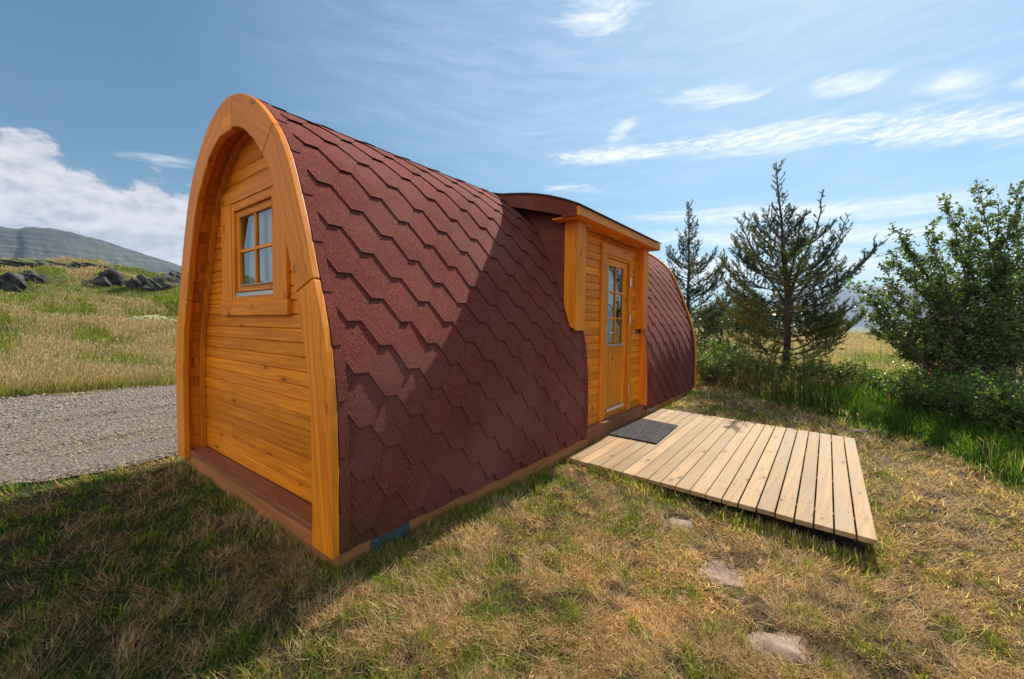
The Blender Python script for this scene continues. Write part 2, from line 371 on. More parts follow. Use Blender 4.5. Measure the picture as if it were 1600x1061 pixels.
def ground_mat():
    m, N = new_mat('turf_soil'); g = N.n('ShaderNodeNewGeometry').outputs['Position']; sp = N.n('ShaderNodeSeparateXYZ', i={0: g})
    f = N.noise(g, 26, 6, .7); p = N.noise(g, 1.6, 4, .6); q = N.noise(g, 140, 3, .7)
    lawn = N.mix(N.step(p, .4, .62), (.10, .065, .028, 1), (.04, .046, .013, 1)); lawn = N.mix(N.step(f, .35, .7), (.03, .02, .01, 1), lawn)
    lawn = N.mix(N.m('MULTIPLY', N.step(q, .55, .75), .4), lawn, (.22, .15, .07, 1))
    b = N.noise(g, .35, 5, .65); mead = N.mix(N.step(b, .38, .6), (.075, .11, .022, 1), (.23, .17, .075, 1))
    mead = N.mix(N.m('MULTIPLY', N.step(f, .4, .7), .5), mead, (.12, .10, .04, 1))
    far = N.mix(N.step(N.noise(g, .012, 5, .6), .42, .6), (.055, .10, .028, 1), (.13, .12, .05, 1))
    near = N.m('MULTIPLY', N.step(sp.outputs[0], 9.6, 8.2), N.step(sp.outputs[1], 6, 5))
    c = N.mix(near, mead, lawn)
    rr = N.m('SQRT', N.m('ADD', N.m('MULTIPLY', sp.outputs[0], sp.outputs[0]), N.m('MULTIPLY', sp.outputs[1], sp.outputs[1])))
    c = N.mix(N.step(rr, 70, 160), c, far)
    out(N, principled(N, Base_Color=c, Roughness=.95, Normal=bump(N, N.m('ADD', f, q), .8, .03)).outputs[0]); return m
M_ground = ground_mat()
def gravel_mat():
    m, N = new_mat('gravel_bed'); g = N.n('ShaderNodeNewGeometry').outputs['Position']
    v = N.n('ShaderNodeTexVoronoi', i={'Vector': g}); v.inputs['Scale'].default_value = 34
    s = N.n('ShaderNodeSeparateColor', i={0: v.outputs['Color']}).outputs[0]
    c = N.ramp(s, [(0, (.075, .054, .038)), (.5, (.165, .125, .092)), (1, (.28, .22, .165))])
    c = N.mix(N.m('MULTIPLY', N.step(N.noise(g, 1.1, 5, .6), .45, .6), .85), c, (.17, .13, .09, 1))
    tr = N.noise(N.mapv(g, (.12, 1.5, 1), rot=(0, 0, rad(8))), 1, 4, .6)
    c = N.mix(N.m('MULTIPLY', N.step(tr, .48, .6), .6), c, (.16, .135, .125, 1))
    out(N, principled(N, Base_Color=c, Roughness=.95, Normal=bump(N, N.m('ADD', v.outputs['Distance'], N.noise(g, 60, 4)), 1.0, .02)).outputs[0]); return m
M_gravel = gravel_mat()
def rock_mat(name, a, b, moss, scale=3, ms=.5):
    m, N = new_mat(name); g = N.n('ShaderNodeNewGeometry').outputs['Position']; nz = N.n('ShaderNodeSeparateXYZ', i={0: N.n('ShaderNodeNewGeometry').outputs['Normal']}).outputs[2]
    n = N.noise(g, scale, 8, .65); n2 = N.noise(g, scale * 9, 4, .6); c = N.mix(N.step(n, .36, .64), (*a, 1), (*b, 1)); c = N.mix(N.m('MULTIPLY', N.step(n2, .45, .7), .4), c, (*a, 1))
    if moss: c = N.mix(N.m('MULTIPLY', N.step(N.m('ADD', nz, N.m('MULTIPLY', n, .6)), .95, 1.25), ms), c, (*moss, 1))
    out(N, principled(N, Base_Color=c, Roughness=.9, Normal=bump(N, N.m('ADD', n, N.m('MULTIPLY', n2, .4)), .9, .1 / scale)).outputs[0]); return m
M_rock = rock_mat('lava_rock', (.010, .009, .009), (.085, .072, .068), (.09, .14, .015), 2.4, .95)
M_stone = rock_mat('flat_stone', (.17, .105, .07), (.36, .245, .17), None, 9)
def bark_mat(name, a, b):
    m, N = new_mat(name); g = N.n('ShaderNodeNewGeometry').outputs['Position']; n = N.noise(N.mapv(g, (30, 30, 8)), 1, 5, .65)
    out(N, principled(N, Base_Color=N.mix(N.step(n, .35, .65), (*a, 1), (*b, 1)), Roughness=.9, Normal=bump(N, n, .8, .01)).outputs[0]); return m
M_bark = bark_mat('spruce_bark', (.035, .026, .022), (.10, .07, .055)); M_twig = bark_mat('spruce_twig', (.02, .02, .014), (.05, .042, .03)); M_bark2 = bark_mat('birch_bark', (.05, .035, .03), (.15, .10, .08))

# ------------------------------------------------------------------ ground, gravel, hills
def polar_ground():
    na, nr = 600, 430
    r = np.geomspace(.25, 9000, nr); a = np.linspace(0, 2 * np.pi, na, endpoint=False)
    Rr, Aa = np.meshgrid(r, a, indexing='ij'); X = CP[0] + Rr * np.cos(Aa); Y = CP[1] + Rr * np.sin(Aa); Z = ground_z(X, Y)
    V = np.c_[X.ravel(), Y.ravel(), Z.ravel()]; V = np.r_[V, [[CP[0], CP[1], float(ground_z(CP[0], CP[1]))]]]
    i, j = np.meshgrid(np.arange(nr - 1), np.arange(na), indexing='ij'); j2 = (j + 1) % na
    Q = np.c_[(i * na + j).ravel(), ((i + 1) * na + j).ravel(), ((i + 1) * na + j2).ravel(), (i * na + j2).ravel()]
    jj = np.arange(na); T = np.c_[np.full(na, na * nr), jj, (jj + 1) % na]
    tag(np_mesh('ground', V, [Q, T], M_ground, smooth=True), kind='structure')
polar_ground()
def road_edge(x): return 3.0 + .34 * (fbm(x * 2.1 + 9, x * 0 + 2, 4) - .5) * 2 - .035 * np.clip(x, -12, 3) * 0
def road_far(x): return 9.3 + 1.5 * (fbm(x * .8 + 3, x * 0 + 8, 4) - .5) * 2
def gravel():
    x = np.linspace(-25, 32, 380); t = np.linspace(0, 1, 60); X, T = np.meshgrid(x, t, indexing='ij'); Y = road_edge(X) * (1 - T) + road_far(X) * T
    Z = ground_z(X, Y) + .022 + .012 * (fbm(X * .6, Y * 5, 3) - .5) * 2; e = np.minimum(T, 1 - T); Z -= .02 * (1 - ss(e, 0, .02)); Z -= .03 * (np.exp(-((Y - 4.2 - .1 * X) / .22) ** 2) + np.exp(-((Y - 5.9 - .1 * X) / .22) ** 2)) - .012
    n, m = X.shape; i, j = np.meshgrid(np.arange(n - 1), np.arange(m - 1), indexing='ij')
    Q = np.c_[(i * m + j).ravel(), ((i + 1) * m + j).ravel(), ((i + 1) * m + j + 1).ravel(), (i * m + j + 1).ravel()]
    tag(np_mesh('gravel_road', np.c_[X.ravel(), Y.ravel(), Z.ravel()], [Q], M_gravel, smooth=True), kind='structure')
gravel()
def in_view(P, margin=1.18):
    d = P - CP; z = d @ FW; return (z > .3) & (np.abs(d @ RT) < z * 800 / 641.6 * margin)
def scatter(n, x0, x1, y0, y1, power=0.0, d0=1.0, margin=1.15):
    """random ground points inside the widened view, thinned with distance"""
    got = []; tot = 0
    while tot < n:
        k = n * 3; x = rng.uniform(x0, x1, k); y = rng.uniform(y0, y1, k); P = np.c_[x, y, np.zeros(k)]
        d = np.hypot(x - CP[0], y - CP[1]); ok = in_view(P, margin) & (rng.random(k) < (d0 / np.maximum(d, d0)) ** power)
        P = P[ok]; got.append(P); tot += len(P)
        if len(P) == 0: break
    P = np.concatenate(got)[:n]; P[:, 2] = ground_z(P[:, 0], P[:, 1]); return P
def stones_on_road(n=46000):
    P = scatter(n, -14, 4.5, 2.9, 10.2, 1.2, 3); P = P[(P[:, 1] > road_edge(P[:, 0]) - .1) & (P[:, 1] < road_far(P[:, 0]) + .2)]
    n = len(P); d = np.hypot(*(P[:, :2] - CP[:2]).T); s = (.0035 + .010 * rng.random(n) ** 3) * np.clip(d / 4.5, .8, 2.0)
    rut = np.exp(-((P[:, 1] - 4.2 - .1 * P[:, 0]) / .22) ** 2) + np.exp(-((P[:, 1] - 5.9 - .1 * P[:, 0]) / .22) ** 2); s = s * (1 - .35 * rut)
    O = np.array([(1, 0, 0), (0, 1, 0), (-1, 0, 0), (0, -1, 0), (0, 0, .75), (0, 0, -.5)], float)
    V = O[None] * (rng.uniform(.55, 1.25, (n, 6, 3))) * s[:, None, None]; a = rng.uniform(0, 6.28, n); c, q = np.cos(a)[:, None], np.sin(a)[:, None]
    V = np.stack([V[..., 0] * c - V[..., 1] * q, V[..., 0] * q + V[..., 1] * c, V[..., 2]], -1) + P[:, None]; V[..., 2] += .030 + s[:, None] * .25 - (.03 * rut)[:, None]
    T = np.array([(0, 1, 4), (1, 2, 4), (2, 3, 4), (3, 0, 4), (1, 0, 5), (2, 1, 5), (3, 2, 5), (0, 3, 5)])
    F_ = (T[None] + 6 * np.arange(n)[:, None, None]).reshape(-1, 3)
    g = rng.uniform(.06, .34, n); C_ = np.c_[g * 1.22, g * .98, g * .76]
    C_ = C_ * (1 - .15 * rut)[:, None]
    m, N = new_mat('gravel_stones'); cc = N.n('ShaderNodeAttribute', attribute_name='col').outputs['Color']; out(N, principled(N, Base_Color=cc, Roughness=.85).outputs[0])
    tag(np_mesh('gravel_stones', V.reshape(-1, 3), [F_], m, colour=np.repeat(C_, 6, 0)), 'loose grey gravel stones strewn over the road behind the cabin', 'gravel', kind='stuff')
stones_on_road()

def ridge(name, D, depth, prof, mat, base=-14, rough=.06, seed=0.0, na=260, nd=40, back=1.0):
    """a hill with its own distance and depth: prof is (azimuth, elevation of the crest) in degrees seen from the middle of the site"""
    az = np.linspace(prof[0][0], prof[-1][0], na); P_ = np.array(prof); ordr = np.argsort(P_[:, 0]); el = np.interp(az, P_[ordr, 0], P_[ordr, 1])
    t = np.linspace(0, 2, nd * 2); A, T = np.meshgrid(np.radians(az), t, indexing='ij'); E = np.repeat(el[:, None], len(t), 1)
    crest = D + depth; H = CP[2] + crest * np.tan(np.radians(E)) - base
    up = np.where(T < 1, T ** .8, (2 - T)); up = ss(up, -.15, 1.05) * 1.0; up = (up - up.min()) / (1 - up.min())
    rr = D + depth * T; n_ = fbm(A * 57.3 * .55 + seed, T * 3.1 + seed, 5) - .5
    Z = base + H * np.clip(up + n_ * 2.2 * rough * np.sin(np.clip(T, 0, 1) * np.pi * .98) * 1.6, 0, 1.4) + (fbm(A * 57.3 * 3 + seed, T * 11, 3) - .5) * H * rough * .35
    edge = ss(np.minimum(A - A.min(), A.max() - A), 0, .02); Z = base + (Z - base) * edge
    X = CP[0] + rr * np.cos(A); Y = CP[1] + rr * np.sin(A); n, m = X.shape
    i, j = np.meshgrid(np.arange(n - 1), np.arange(m - 1), indexing='ij')
    Q = np.c_[(i * m + j).ravel(), ((i + 1) * m + j).ravel(), ((i + 1) * m + j + 1).ravel(), (i * m + j + 1).ravel()]
    tag(np_mesh(name, np.c_[X.ravel(), Y.ravel(), Z.ravel()], [Q], mat, smooth=True), kind='structure')
def hill_mat(name, a, b, c, zs, s=.004):
    m, N = new_mat(name); g = N.n('ShaderNodeNewGeometry').outputs['Position']; z = N.n('ShaderNodeSeparateXYZ', i={0: g}).outputs[2]
    n = N.noise(g, s, 7, .62); zz = N.m('ADD', z, N.m('MULTIPLY', n, 40.0))
    st = N.noise(N.n('ShaderNodeCombineXYZ', i={2: zz, 0: N.m('MULTIPLY', n, 3.0)}).outputs[0], zs, 3, .6)
    k = N.mix(N.step(n, .4, .62), (*a, 1), (*b, 1)); k = N.mix(N.m('MULTIPLY', N.step(st, .52, .6), .75), k, (*c, 1))
    fine = N.noise(g, s * 14, 5, .65); k = N.mix(N.m('MULTIPLY', N.step(fine, .5, .72), .5), k, (*a, 1))
    out(N, principled(N, Base_Color=k, Roughness=1.0).outputs[0]); return m
M_mount = hill_mat('basalt_mountain', (.016, .022, .022), (.055, .06, .045), (.10, .10, .095), .16)
M_blue = hill_mat('far_mountain', (.05, .06, .05), (.09, .09, .08), (.12, .12, .11), .02, .001)
M_green = hill_mat('green_hill', (.04, .085, .03), (.08, .14, .04), (.06, .07, .04), .05, .02)
M_plat = hill_mat('dark_bank', (.02, .03, .035), (.05, .06, .05), (.04, .05, .04), .1, .02)
ridge('mountain', 1100, 420, [(60, 4.2), (70, 4.6), (76.1, 5.7), (79.4, 6.8), (82.2, 7.6), (85.2, 8.2), (87.1, 8.1), (87.6, 7.8), (89, 7.9), (94, 7.2), (110, 4)], M_mount, rough=.05, seed=4, nd=60, na=400)
ridge('mountain', 4200, 1500, [(-30, 1.6), (-20, 2.0), (-13.7, 2.5), (-10, 3.6), (-7.3, 3.95), (-3, 4.1), (-.3, 4.15), (2.6, 3.8), (6, 3.1), (9, 2.8), (14, 2.2), (22, 2.0), (34, 1.2)], M_blue, rough=.04, seed=9)
ridge('hill', 420, 260, [(2, -.3), (5, .4), (8, 1.2), (11, 1.8), (15, 2.2), (20, 2.0), (28, 1.4)], M_green, rough=.05, seed=2)
ridge('hill', 250, 90, [(-12, -1.0), (-9, -.8), (-6.5, -.55), (-5.2, -.9), (-4.6, -1.6), (-3.8, -2.2)], M_green, rough=.03, seed=7)
ridge('bank', 170, 60, [(-6.6, -1.9), (-5.0, -1.5), (-4.4, -1.0), (-2.2, -.9), (-1.5, -1.4), (0, -2)], M_plat, rough=.03, seed=11)

# ------------------------------------------------------------------ the cabin
L_POD = 7.27; YC = 1.38
ctl = [(1.325, -.0), (1.33, .45), (1.315, .9), (1.245, 1.22), (1.15, 1.47), (1.06, 1.74), (.97, 1.95), (.87, 2.17), (.745, 2.35), (.5, 2.57), (.3, 2.68), (.1, 2.73)]
_P = np.array([(YC - h, z) for h, z in ctl] + [(YC + h, z) for h, z in ctl[::-1]])
for _ in range(4):
    Q_ = [_P[0]]
    for a_, b_ in zip(_P[:-1], _P[1:]): Q_ += [a_ * .75 + b_ * .25, a_ * .25 + b_ * .75]
    _P = np.array(Q_ + [_P[-1]])
_S = np.r_[0, np.cumsum(np.hypot(*np.diff(_P, axis=0).T))]; S_TOT = _S[-1]
_Nn = np.gradient(_P, axis=0); _Nn = np.c_[-_Nn[:, 1], _Nn[:, 0]]; _Nn /= np.linalg.norm(_Nn, axis=1)[:, None]   # outward
def prof(s, off=0.0):
    """point of the arch profile at arc length s, off metres outward"""
    p = np.array([np.interp(s, _S, _P[:, 0]), np.interp(s, _S, _P[:, 1])]); n = np.array([np.interp(s, _S, _Nn[:, 0]), np.interp(s, _S, _Nn[:, 1])]); n /= np.linalg.norm(n)
    return p + n * off
def P3(x, s, off=0.0):
    p = prof(s, off); return (x, p[0], p[1])
half = len(_P) // 2 + 1
def s_of_z(z): return float(np.interp(z, _P[:half, 1], _S[:half]))
def y_of_z(z, off=0.0):
    zs = np.array([prof(s, off) for s in np.linspace(0, S_TOT / 2, 160)]); return float(np.interp(z, zs[:, 1], zs[:, 0]))
pod = empty('camping_pod', (.045, 1.38, -.06), 'arched wooden camping pod with dark red shingle roof and orange pine ends, beside the deck', 'cabin')

# gable arches: seven boards each
def arch(name, x0, t, width=.205, pr=0.0):
    J = [0, s_of_z(1.45), s_of_z(2.37), float(np.interp(1.27, _P[:, 0], _S)), float(np.interp(1.49, _P[:, 0], _S)), S_TOT - s_of_z(2.37), S_TOT - s_of_z(1.45), S_TOT]
    root = None
    for k in range(7):
        a, b = J[k] + (.0022 if k else 0), J[k + 1] - (.0022 if k < 6 else 0)
        S_ = np.linspace(a, b, 12 if k != 3 else 5); mb = MB(); up = .006 if k == 3 else 0.0
        mb.strip([P3(x0, s, pr + up) for s in S_], [P3(x0, s, -width - up * 2) for s in S_], (t, 0, 0))
        if root is None: root = mb.build(name, M_wood2, pod, .008, seg=3)
        else: mb.build('arch_board', M_wood2, root, .008, seg=3)
    # screw heads
    for z in (.42, .9, 1.3, 1.6, 2.2):
        for sgn in (0, 1):
            s = s_of_z(z); s = S_TOT - s if sgn else s; p = P3(x0 - .001, s, -.1)
            mb = MB(); mb.tube([p, (p[0] + .004, p[1], p[2])], [.0045, .0045], 8)
            if x0 < 1: mb.build('screw', M_dark, root)
arch('gable_arch', 0.0, .045)
arch('gable_arch', L_POD - .045, .045, pr=.02)

# sleepers and sills
mb = MB(); mb.box((.046, .085, -.13), (2.9, .145, -.004), 0); mb.build('base_beam', M_base, pod, .004)
mb = MB(); mb.box((4.72, .085, -.13), (L_POD - .05, .145, -.004), 0); mb.build('base_beam', M_base, pod, .004)
mb = MB(); mb.box((.045, .146, -.13), (.095, 2.61, .036), 1); mb.build('base_beam', M_base, pod, .004)
mb = MB(); mb.box((.046, 2.615, -.13), (L_POD - .05, 2.675, -.004), 0); mb.build('base_beam', M_base, pod, .004)
mb = MB(); mb.box((L_POD - .1, .146, -.13), (L_POD - .052, 2.61, .075), 1); mb.build('base_beam', M_base, pod, .004)
mb = MB(); mb.box((.040, .12, .038), (.172, 2.63, .077), 1); mb.build('gable_sill', M_sill, pod, .004)
mb = MB(); mb.box((.2, .16, -.10), (L_POD - .2, 2.6, -.02), 0); mb.build('floor', M_inside, pod)
def plate(x0, x1):
    mb = MB(); mb.box((x0, .078, -.092), (x1, .0835, -.006), 0); o = mb.build('steel_plate', M_steel, pod)
    for fx in (.12, .5, .88):
        mb = MB(); p = (x0 + (x1 - x0) * fx, .0775, -.02); mb.tube([p, (p[0], p[1] - .004, p[2])], [.006, .005], 8); mb.build('screw', M_screw, o)
plate(.245, .515); plate(4.83, 5.08)

# gable wall: horizontal boards with a window opening
WY0, WY1, WZ0, WZ1 = 1.02, 1.78, 1.40, 2.06      # opening
def siding_row(mb, plane, u0, u1, z0, z1, ax, t=.02):
    """one board with chamfered long edges; ax = 'y' for the gable (faces -X), 'x' for the porch wall (faces -Y)"""
    c = .006
    def pt(u, d, z): return (plane + d, u, z) if ax == 'y' else (u, plane + d, z)
    pr = [(t, z0), (.008, z0), (0, z0 + c), (0, z1 - c), (.008, z1), (t, z1)]
    mb.prism([pt(u0, d, z) for d, z in pr], np.array(pt(u1, 0, 0)) - np.array(pt(u0, 0, 0)), (0, 1, 0) if ax == 'y' else (1, 0, 0))
mb = MB(); z = .078; pitch = .0915
while z < 2.55:
    z1 = min(z + pitch - .0015, 2.58); y0 = y_of_z(z, -.122)
    if YC - y0 > .05:
        y1 = 2 * YC - y0
        if z1 > WZ0 and z < WZ1: siding_row(mb, .17, y0, WY0, z, z1, 'y'); siding_row(mb, .17, WY1, y1, z, z1, 'y')
        else: siding_row(mb, .17, y0, y1, z, z1, 'y')
    z += pitch
mb.build('gable_wall', M_wood, pod)
# backing behind the boards
mb = MB(); S_ = np.linspace(0, S_TOT / 2, 24)
for i in range(len(S_) - 1):
    (ya, za), (yb, zb) = prof(S_[i], -.12), prof(S_[i + 1], -.12)
    def seg(y0, y1, a0, a1): mb.face([(.196, a0, y0), (.196, a1, y0), (.196, a1, y1), (.196, a0, y1)])
    if zb > za:
        cuts = sorted({za, zb} | {v for v in (WZ0, WZ1) if za < v < zb})
        for q0, q1 in zip(cuts[:-1], cuts[1:]):
            y0 = (ya + yb) / 2; y1 = 2 * YC - y0
            if q0 >= WZ0 - 1e-6 and q1 <= WZ1 + 1e-6: seg(q0, q1, y0, WY0); seg(q0, q1, WY1, y1)
            else: seg(q0, q1, y0, y1)
mb.build('wall_backing', M_dark, pod)
# lining boards of the deep reveal, and the small inner arch
mb = MB(); s = 0.02
while s < S_TOT - .05:
    s1 = min(s + .088, S_TOT - .02); S_ = [s, s + .004, s1 - .004, s1]
    A = [P3(.0455, q, -.145 - (.004 if 0 < i < 3 else 0)) for i, q in enumerate(S_)]; B = [P3(.0455, q, -.128) for q in S_]
    mb.strip(A, B, (.13, 0, 0), g=(1, 0, 0)); s += .0895
mb.build('reveal_lining', M_wood, pod)
mb = MB(); S_ = np.linspace(.05, S_TOT - .05, 70); mb.strip([P3(.128, s, -.150) for s in S_], [P3(.128, s, -.186) for s in S_], (.041, 0, 0), g=(0, 0, 1)); mb.build('inner_arch', M_wood2, pod, .003)

# gable window
win = None
def part(name, boxes, mat, parent, bevel=.003, grain=None):
    mb = MB()
    for bx in boxes:
        a, b = bx[0], bx[1]; g = bx[2] if len(bx) > 2 else int(np.argmax(np.array(b) - np.array(a))); mb.box(a, b, g)
    return mb.build(name, mat, parent, bevel)
fr = .135
casY0, casY1, casZ0, casZ1 = .845, 1.975, 1.262, 2.215
win = part('window', [((.145, casY0, 1.366), (.169, WY0 + .0, 2.12)), ((.145, WY1, 1.366), (.169, casY1, 2.12)), ((.145, casY0, 2.121), (.169, casY1, casZ1)),
                      ((.138, casY0 - .02, casZ0), (.169, casY1 + .02, 1.3645))], M_wood2, pod)
part('window_frame', [((.152, WY0, 1.366), (.2, WY0 + .045, 2.12)), ((.152, WY1 - .045, 1.366), (.2, WY1, 2.12)), ((.152, WY0 + .0455, 2.06), (.2, WY1 - .0455, 2.12)), ((.152, WY0 + .0455, 1.366), (.2, WY1 - .0455, 1.405))], M_wood, win)
sash = part('sash', [((.172, WY0 + .046, 1.445), (.205, WY0 + .093, 2.058)), ((.172, WY1 - .093, 1.445), (.205, WY1 - .046, 2.058)), ((.172, WY0 + .0935, 2.008), (.205, WY1 - .0935, 2.058)), ((.172, WY0 + .0935, 1.445), (.205, WY1 - .0935, 1.494)),
                     ((.175, 1.389, 1.4945), (.2, 1.411, 2.0075)), ((.1755, WY0 + .0935, 1.742), (.1995, 1.3885, 1.764)), ((.1755, 1.4115, 1.742), (.1995, WY1 - .0935, 1.764))], M_wood, win, .002)
sash['label'] = 'window sash with four small panes'
for (y0, y1) in ((WY0 + .0935, 1.3885), (1.4115, WY1 - .0935)):
    for (z0, z1) in ((1.4945, 1.7415), (1.7645, 2.0075)):
        mb = MB(); mb.face([(.188, y0, z0), (.188, y0, z1), (.188, y1, z1), (.188, y1, z0)]); mb.build('pane', M_glass, win)
part('sill_cap', [((.158, WY0 + .05, 1.4055), (.172, WY1 - .05, 1.436), 1), ((.1595, WY0 + .09, 1.487), (.172, WY1 - .09, 1.4935), 1)], M_alu, win, .002)
def curtain(P0, P1, z0, z1, parent, n=60, amp=.014, waves=7, pinch=0.0, side=0):
    """pleated cloth between two ground points; pinch pulls one edge in at the bottom"""
    P0, P1 = np.array(P0, float), np.array(P1, float); d = P1 - P0; nrm = np.array([-d[1], d[0]]) / np.linalg.norm(d); V, F_ = [], []; m = 14
    for j in range(m + 1):
        t = j / m; w = 1 - pinch * (1 - t) ** 1.2
        for i in range(n + 1):
            u = i / n; uu = u * w if side == 0 else 1 - (1 - u) * w
            o = math.sin(u * waves * 6.283 + .6 * math.sin(t * 3)) * amp; p = P0 + d * uu + nrm * o; V.append((p[0], p[1], z0 + (z1 - z0) * t))
    for j in range(m):
        for i in range(n): a = j * (n + 1) + i; F_.append((a, a + 1, a + n + 2, a + n + 1))
    return tag(np_mesh('curtain', np.array(V), [np.array(F_)], M_curtain, parent, smooth=True))
curtain((.25, 1.0), (.25, 1.36), 1.43, 2.08, win, pinch=.05)
curtain((.25, 1.40), (.25, 1.63), 1.43, 2.08, win, pinch=-.55)
part('curtain_rail', [((.238, .95, 2.082), (.262, 1.85, 2.10), 1)], M_inside, win)

# --- roof: substrate shell, hexagonal shingles, opening for the porch
OX0, OX1, DX0, DX1 = 2.80, 4.64, 2.60, 4.56; S115 = s_of_z(1.16)
def keep(x0, x1, s0, s1):
    """pieces of a rectangle (x, s) outside the porch opening"""
    if s0 >= s_of_z(2.47): return [(x0, x1)]
    a, b = (OX0, OX1) if (s0 + s1) / 2 < S115 else (DX0, DX1)
    o = []
    if x0 < a: o.append((x0, min(x1, a)))
    if x1 > b: o.append((max(x0, b), x1))
    return o
mb = MB(); xs = [.0455, OX0, L_POD - .046]; S_ = sorted(set(list(np.linspace(0.0, S_TOT, 110)) + [S115]))
for s0, s1 in zip(S_[:-1], S_[1:]):
    for xa, xb in (keep(.0455, L_POD - .046, s0, s1) if s1 < S_TOT / 2 else [(.0455, L_POD - .046)]):
        mb.face([P3(xa, s0, -.022), P3(xb, s0, -.022), P3(xb, s1, -.022), P3(xa, s1, -.022)])
roof = mb.build('roof', M_shin, pod, smooth=True)
mb = MB()    # inner skin keeps the inside dark and gives the shell its thickness
for s0, s1 in zip(S_[:-1], S_[1:]):
    for xa, xb in (keep(.2, L_POD - .05, s0, s1) if s1 < S_TOT / 2 else [(.2, L_POD - .05)]):
        mb.face([P3(xa, s0, -.122), P3(xa, s1, -.122), P3(xb, s1, -.122), P3(xb, s0, -.122)])
mb.build('inner_skin', M_inside, pod, smooth=True)
mb = MB(); mb.box((L_POD - .07, .1, 0), (L_POD - .05, 2.66, 1.2), 1); mb.prism([(L_POD - .07, *prof(s, -.1)) for s in np.linspace(0.01, S_TOT - .01, 60)], (.02, 0, 0), (0, 1, 0)); mb.v = mb.v[8:]; mb.f = [tuple(i - 8 for i in f) for f in mb.f[6:]]; mb.uv = mb.uv[24:]; mb.t = mb.t[6:]
mb.build('far_gable_wall', M_wood, pod)

def clip_poly(poly, axis, val, side):
    """keep the part of a 2-D polygon with coordinate[axis] < val (side -1) or > val (side +1)"""
    o = []; n = len(poly)
    for i in range(n):
        p, q = poly[i], poly[(i + 1) % n]; dp, dq = (p[axis] - val) * side, (q[axis] - val) * side
        if dp >= 0: o.append(p)
        if dp * dq < 0:
            t = dp / (dp - dq); o.append((p[0] + (q[0] - p[0]) * t, p[1] + (q[1] - p[1]) * t))
    return o
def add_tab(mb, poly, s_ref, slope=.046, off0=-.0185, skirt=.0038, mirror=False, tint=.5, warp=0.0):
    """poly in (x, s); lifted towards its lower edge, curved with the roof"""
    if len(poly) < 3: return
    smin, smax = min(p[1] for p in poly), max(p[1] for p in poly)
    if smax - smin < .004: return
    k = max(1, int(math.ceil((smax - smin) / .055))); cuts = np.linspace(smin, smax, k + 1)
    lift = lambda s, x: off0 + slope * (s_ref - s) + warp * math.sin(x * 31 + s_ref * 17) * (s_ref - s)
    def W3(x, s, d=0.0):
        so_ = S_TOT - s if mirror else s; return P3(x, so_, lift(s, x) + d)
    for c0, c1 in zip(cuts[:-1], cuts[1:]):
        q = clip_poly(clip_poly(poly, 1, c0, 1), 1, c1, -1)
        if len(q) < 3: continue
        pts = [W3(*p) for p in q]; mb.face(pts[::-1] if mirror else pts, [(p[0], p[1]) for p in q], tint)
        for i in range(len(q)):
            a, b = q[i], q[(i + 1) % len(q)]
            flat = abs(a[1] - b[1]) < 1e-7
            if flat and abs(a[1] - smin) > 1e-6: continue
            if abs(a[0] - b[0]) < 1e-9 and abs(a[1] - b[1]) < 1e-9: continue
            if a[1] > s_ref - .1 and not flat: continue
            f_ = [W3(*a), W3(*a, -skirt), W3(*b, -skirt), W3(*b)]; mb.face(f_ if not mirror else f_[::-1], None, -1.0)
mb = MB(); FL, SL, HP, PX = .088, .0885, .1455, .3535
x_lo, x_hi = .046, L_POD - .0465
for mirror in (False, True):
    k = -2
    while True:
        sb = .073 + HP * k
        if sb > S_TOT / 2 - .02: break
        j = -1
        while True:
            x0 = .155 - (0 if k % 2 == 0 else PX / 2) + PX * j; jx = random.uniform(-.003, .003); jz = random.uniform(-.003, .003)
            j += 1
            if x0 - SL > x_hi: break
            b0, b1 = max(sb + jz, .004), sb + HP + jz
            if b1 <= .01: continue
            top = sb + 2.6 * HP
            poly = [(x0 + jx, sb + jz), (x0 + FL + jx, sb + jz), (x0 + FL + SL, b1), (x0 + FL + SL, top), (x0 - SL, top), (x0 - SL, b1)]
            poly = clip_poly(clip_poly(poly, 0, x_lo, 1), 0, x_hi, -1); poly = clip_poly(clip_poly(poly, 1, .002, 1), 1, S_TOT / 2 + .01, -1)
            if len(poly) < 3: continue
            tint = random.random(); sref = sb + 2 * HP + .02; kw = dict(mirror=mirror, tint=tint, warp=.004)
            if mirror: add_tab(mb, poly, sref, **kw); continue
            SD = s_of_z(2.50)
            lo = clip_poly(poly, 1, S115, -1); mid = clip_poly(clip_poly(poly, 1, S115, 1), 1, SD, -1); hi = clip_poly(poly, 1, SD, 1)
            for pc, (a, b) in ((lo, (OX0, OX1)), (mid, (DX0, DX1))):
                if len(pc) < 3: continue
                for side, val in ((-1, a), (1, b)):
                    add_tab(mb, clip_poly(pc, 0, val, side), sref, **kw)
            add_tab(mb, hi, sref, **kw)
        k += 1
mb.build('hexagonal_shingles', M_shin, roof)
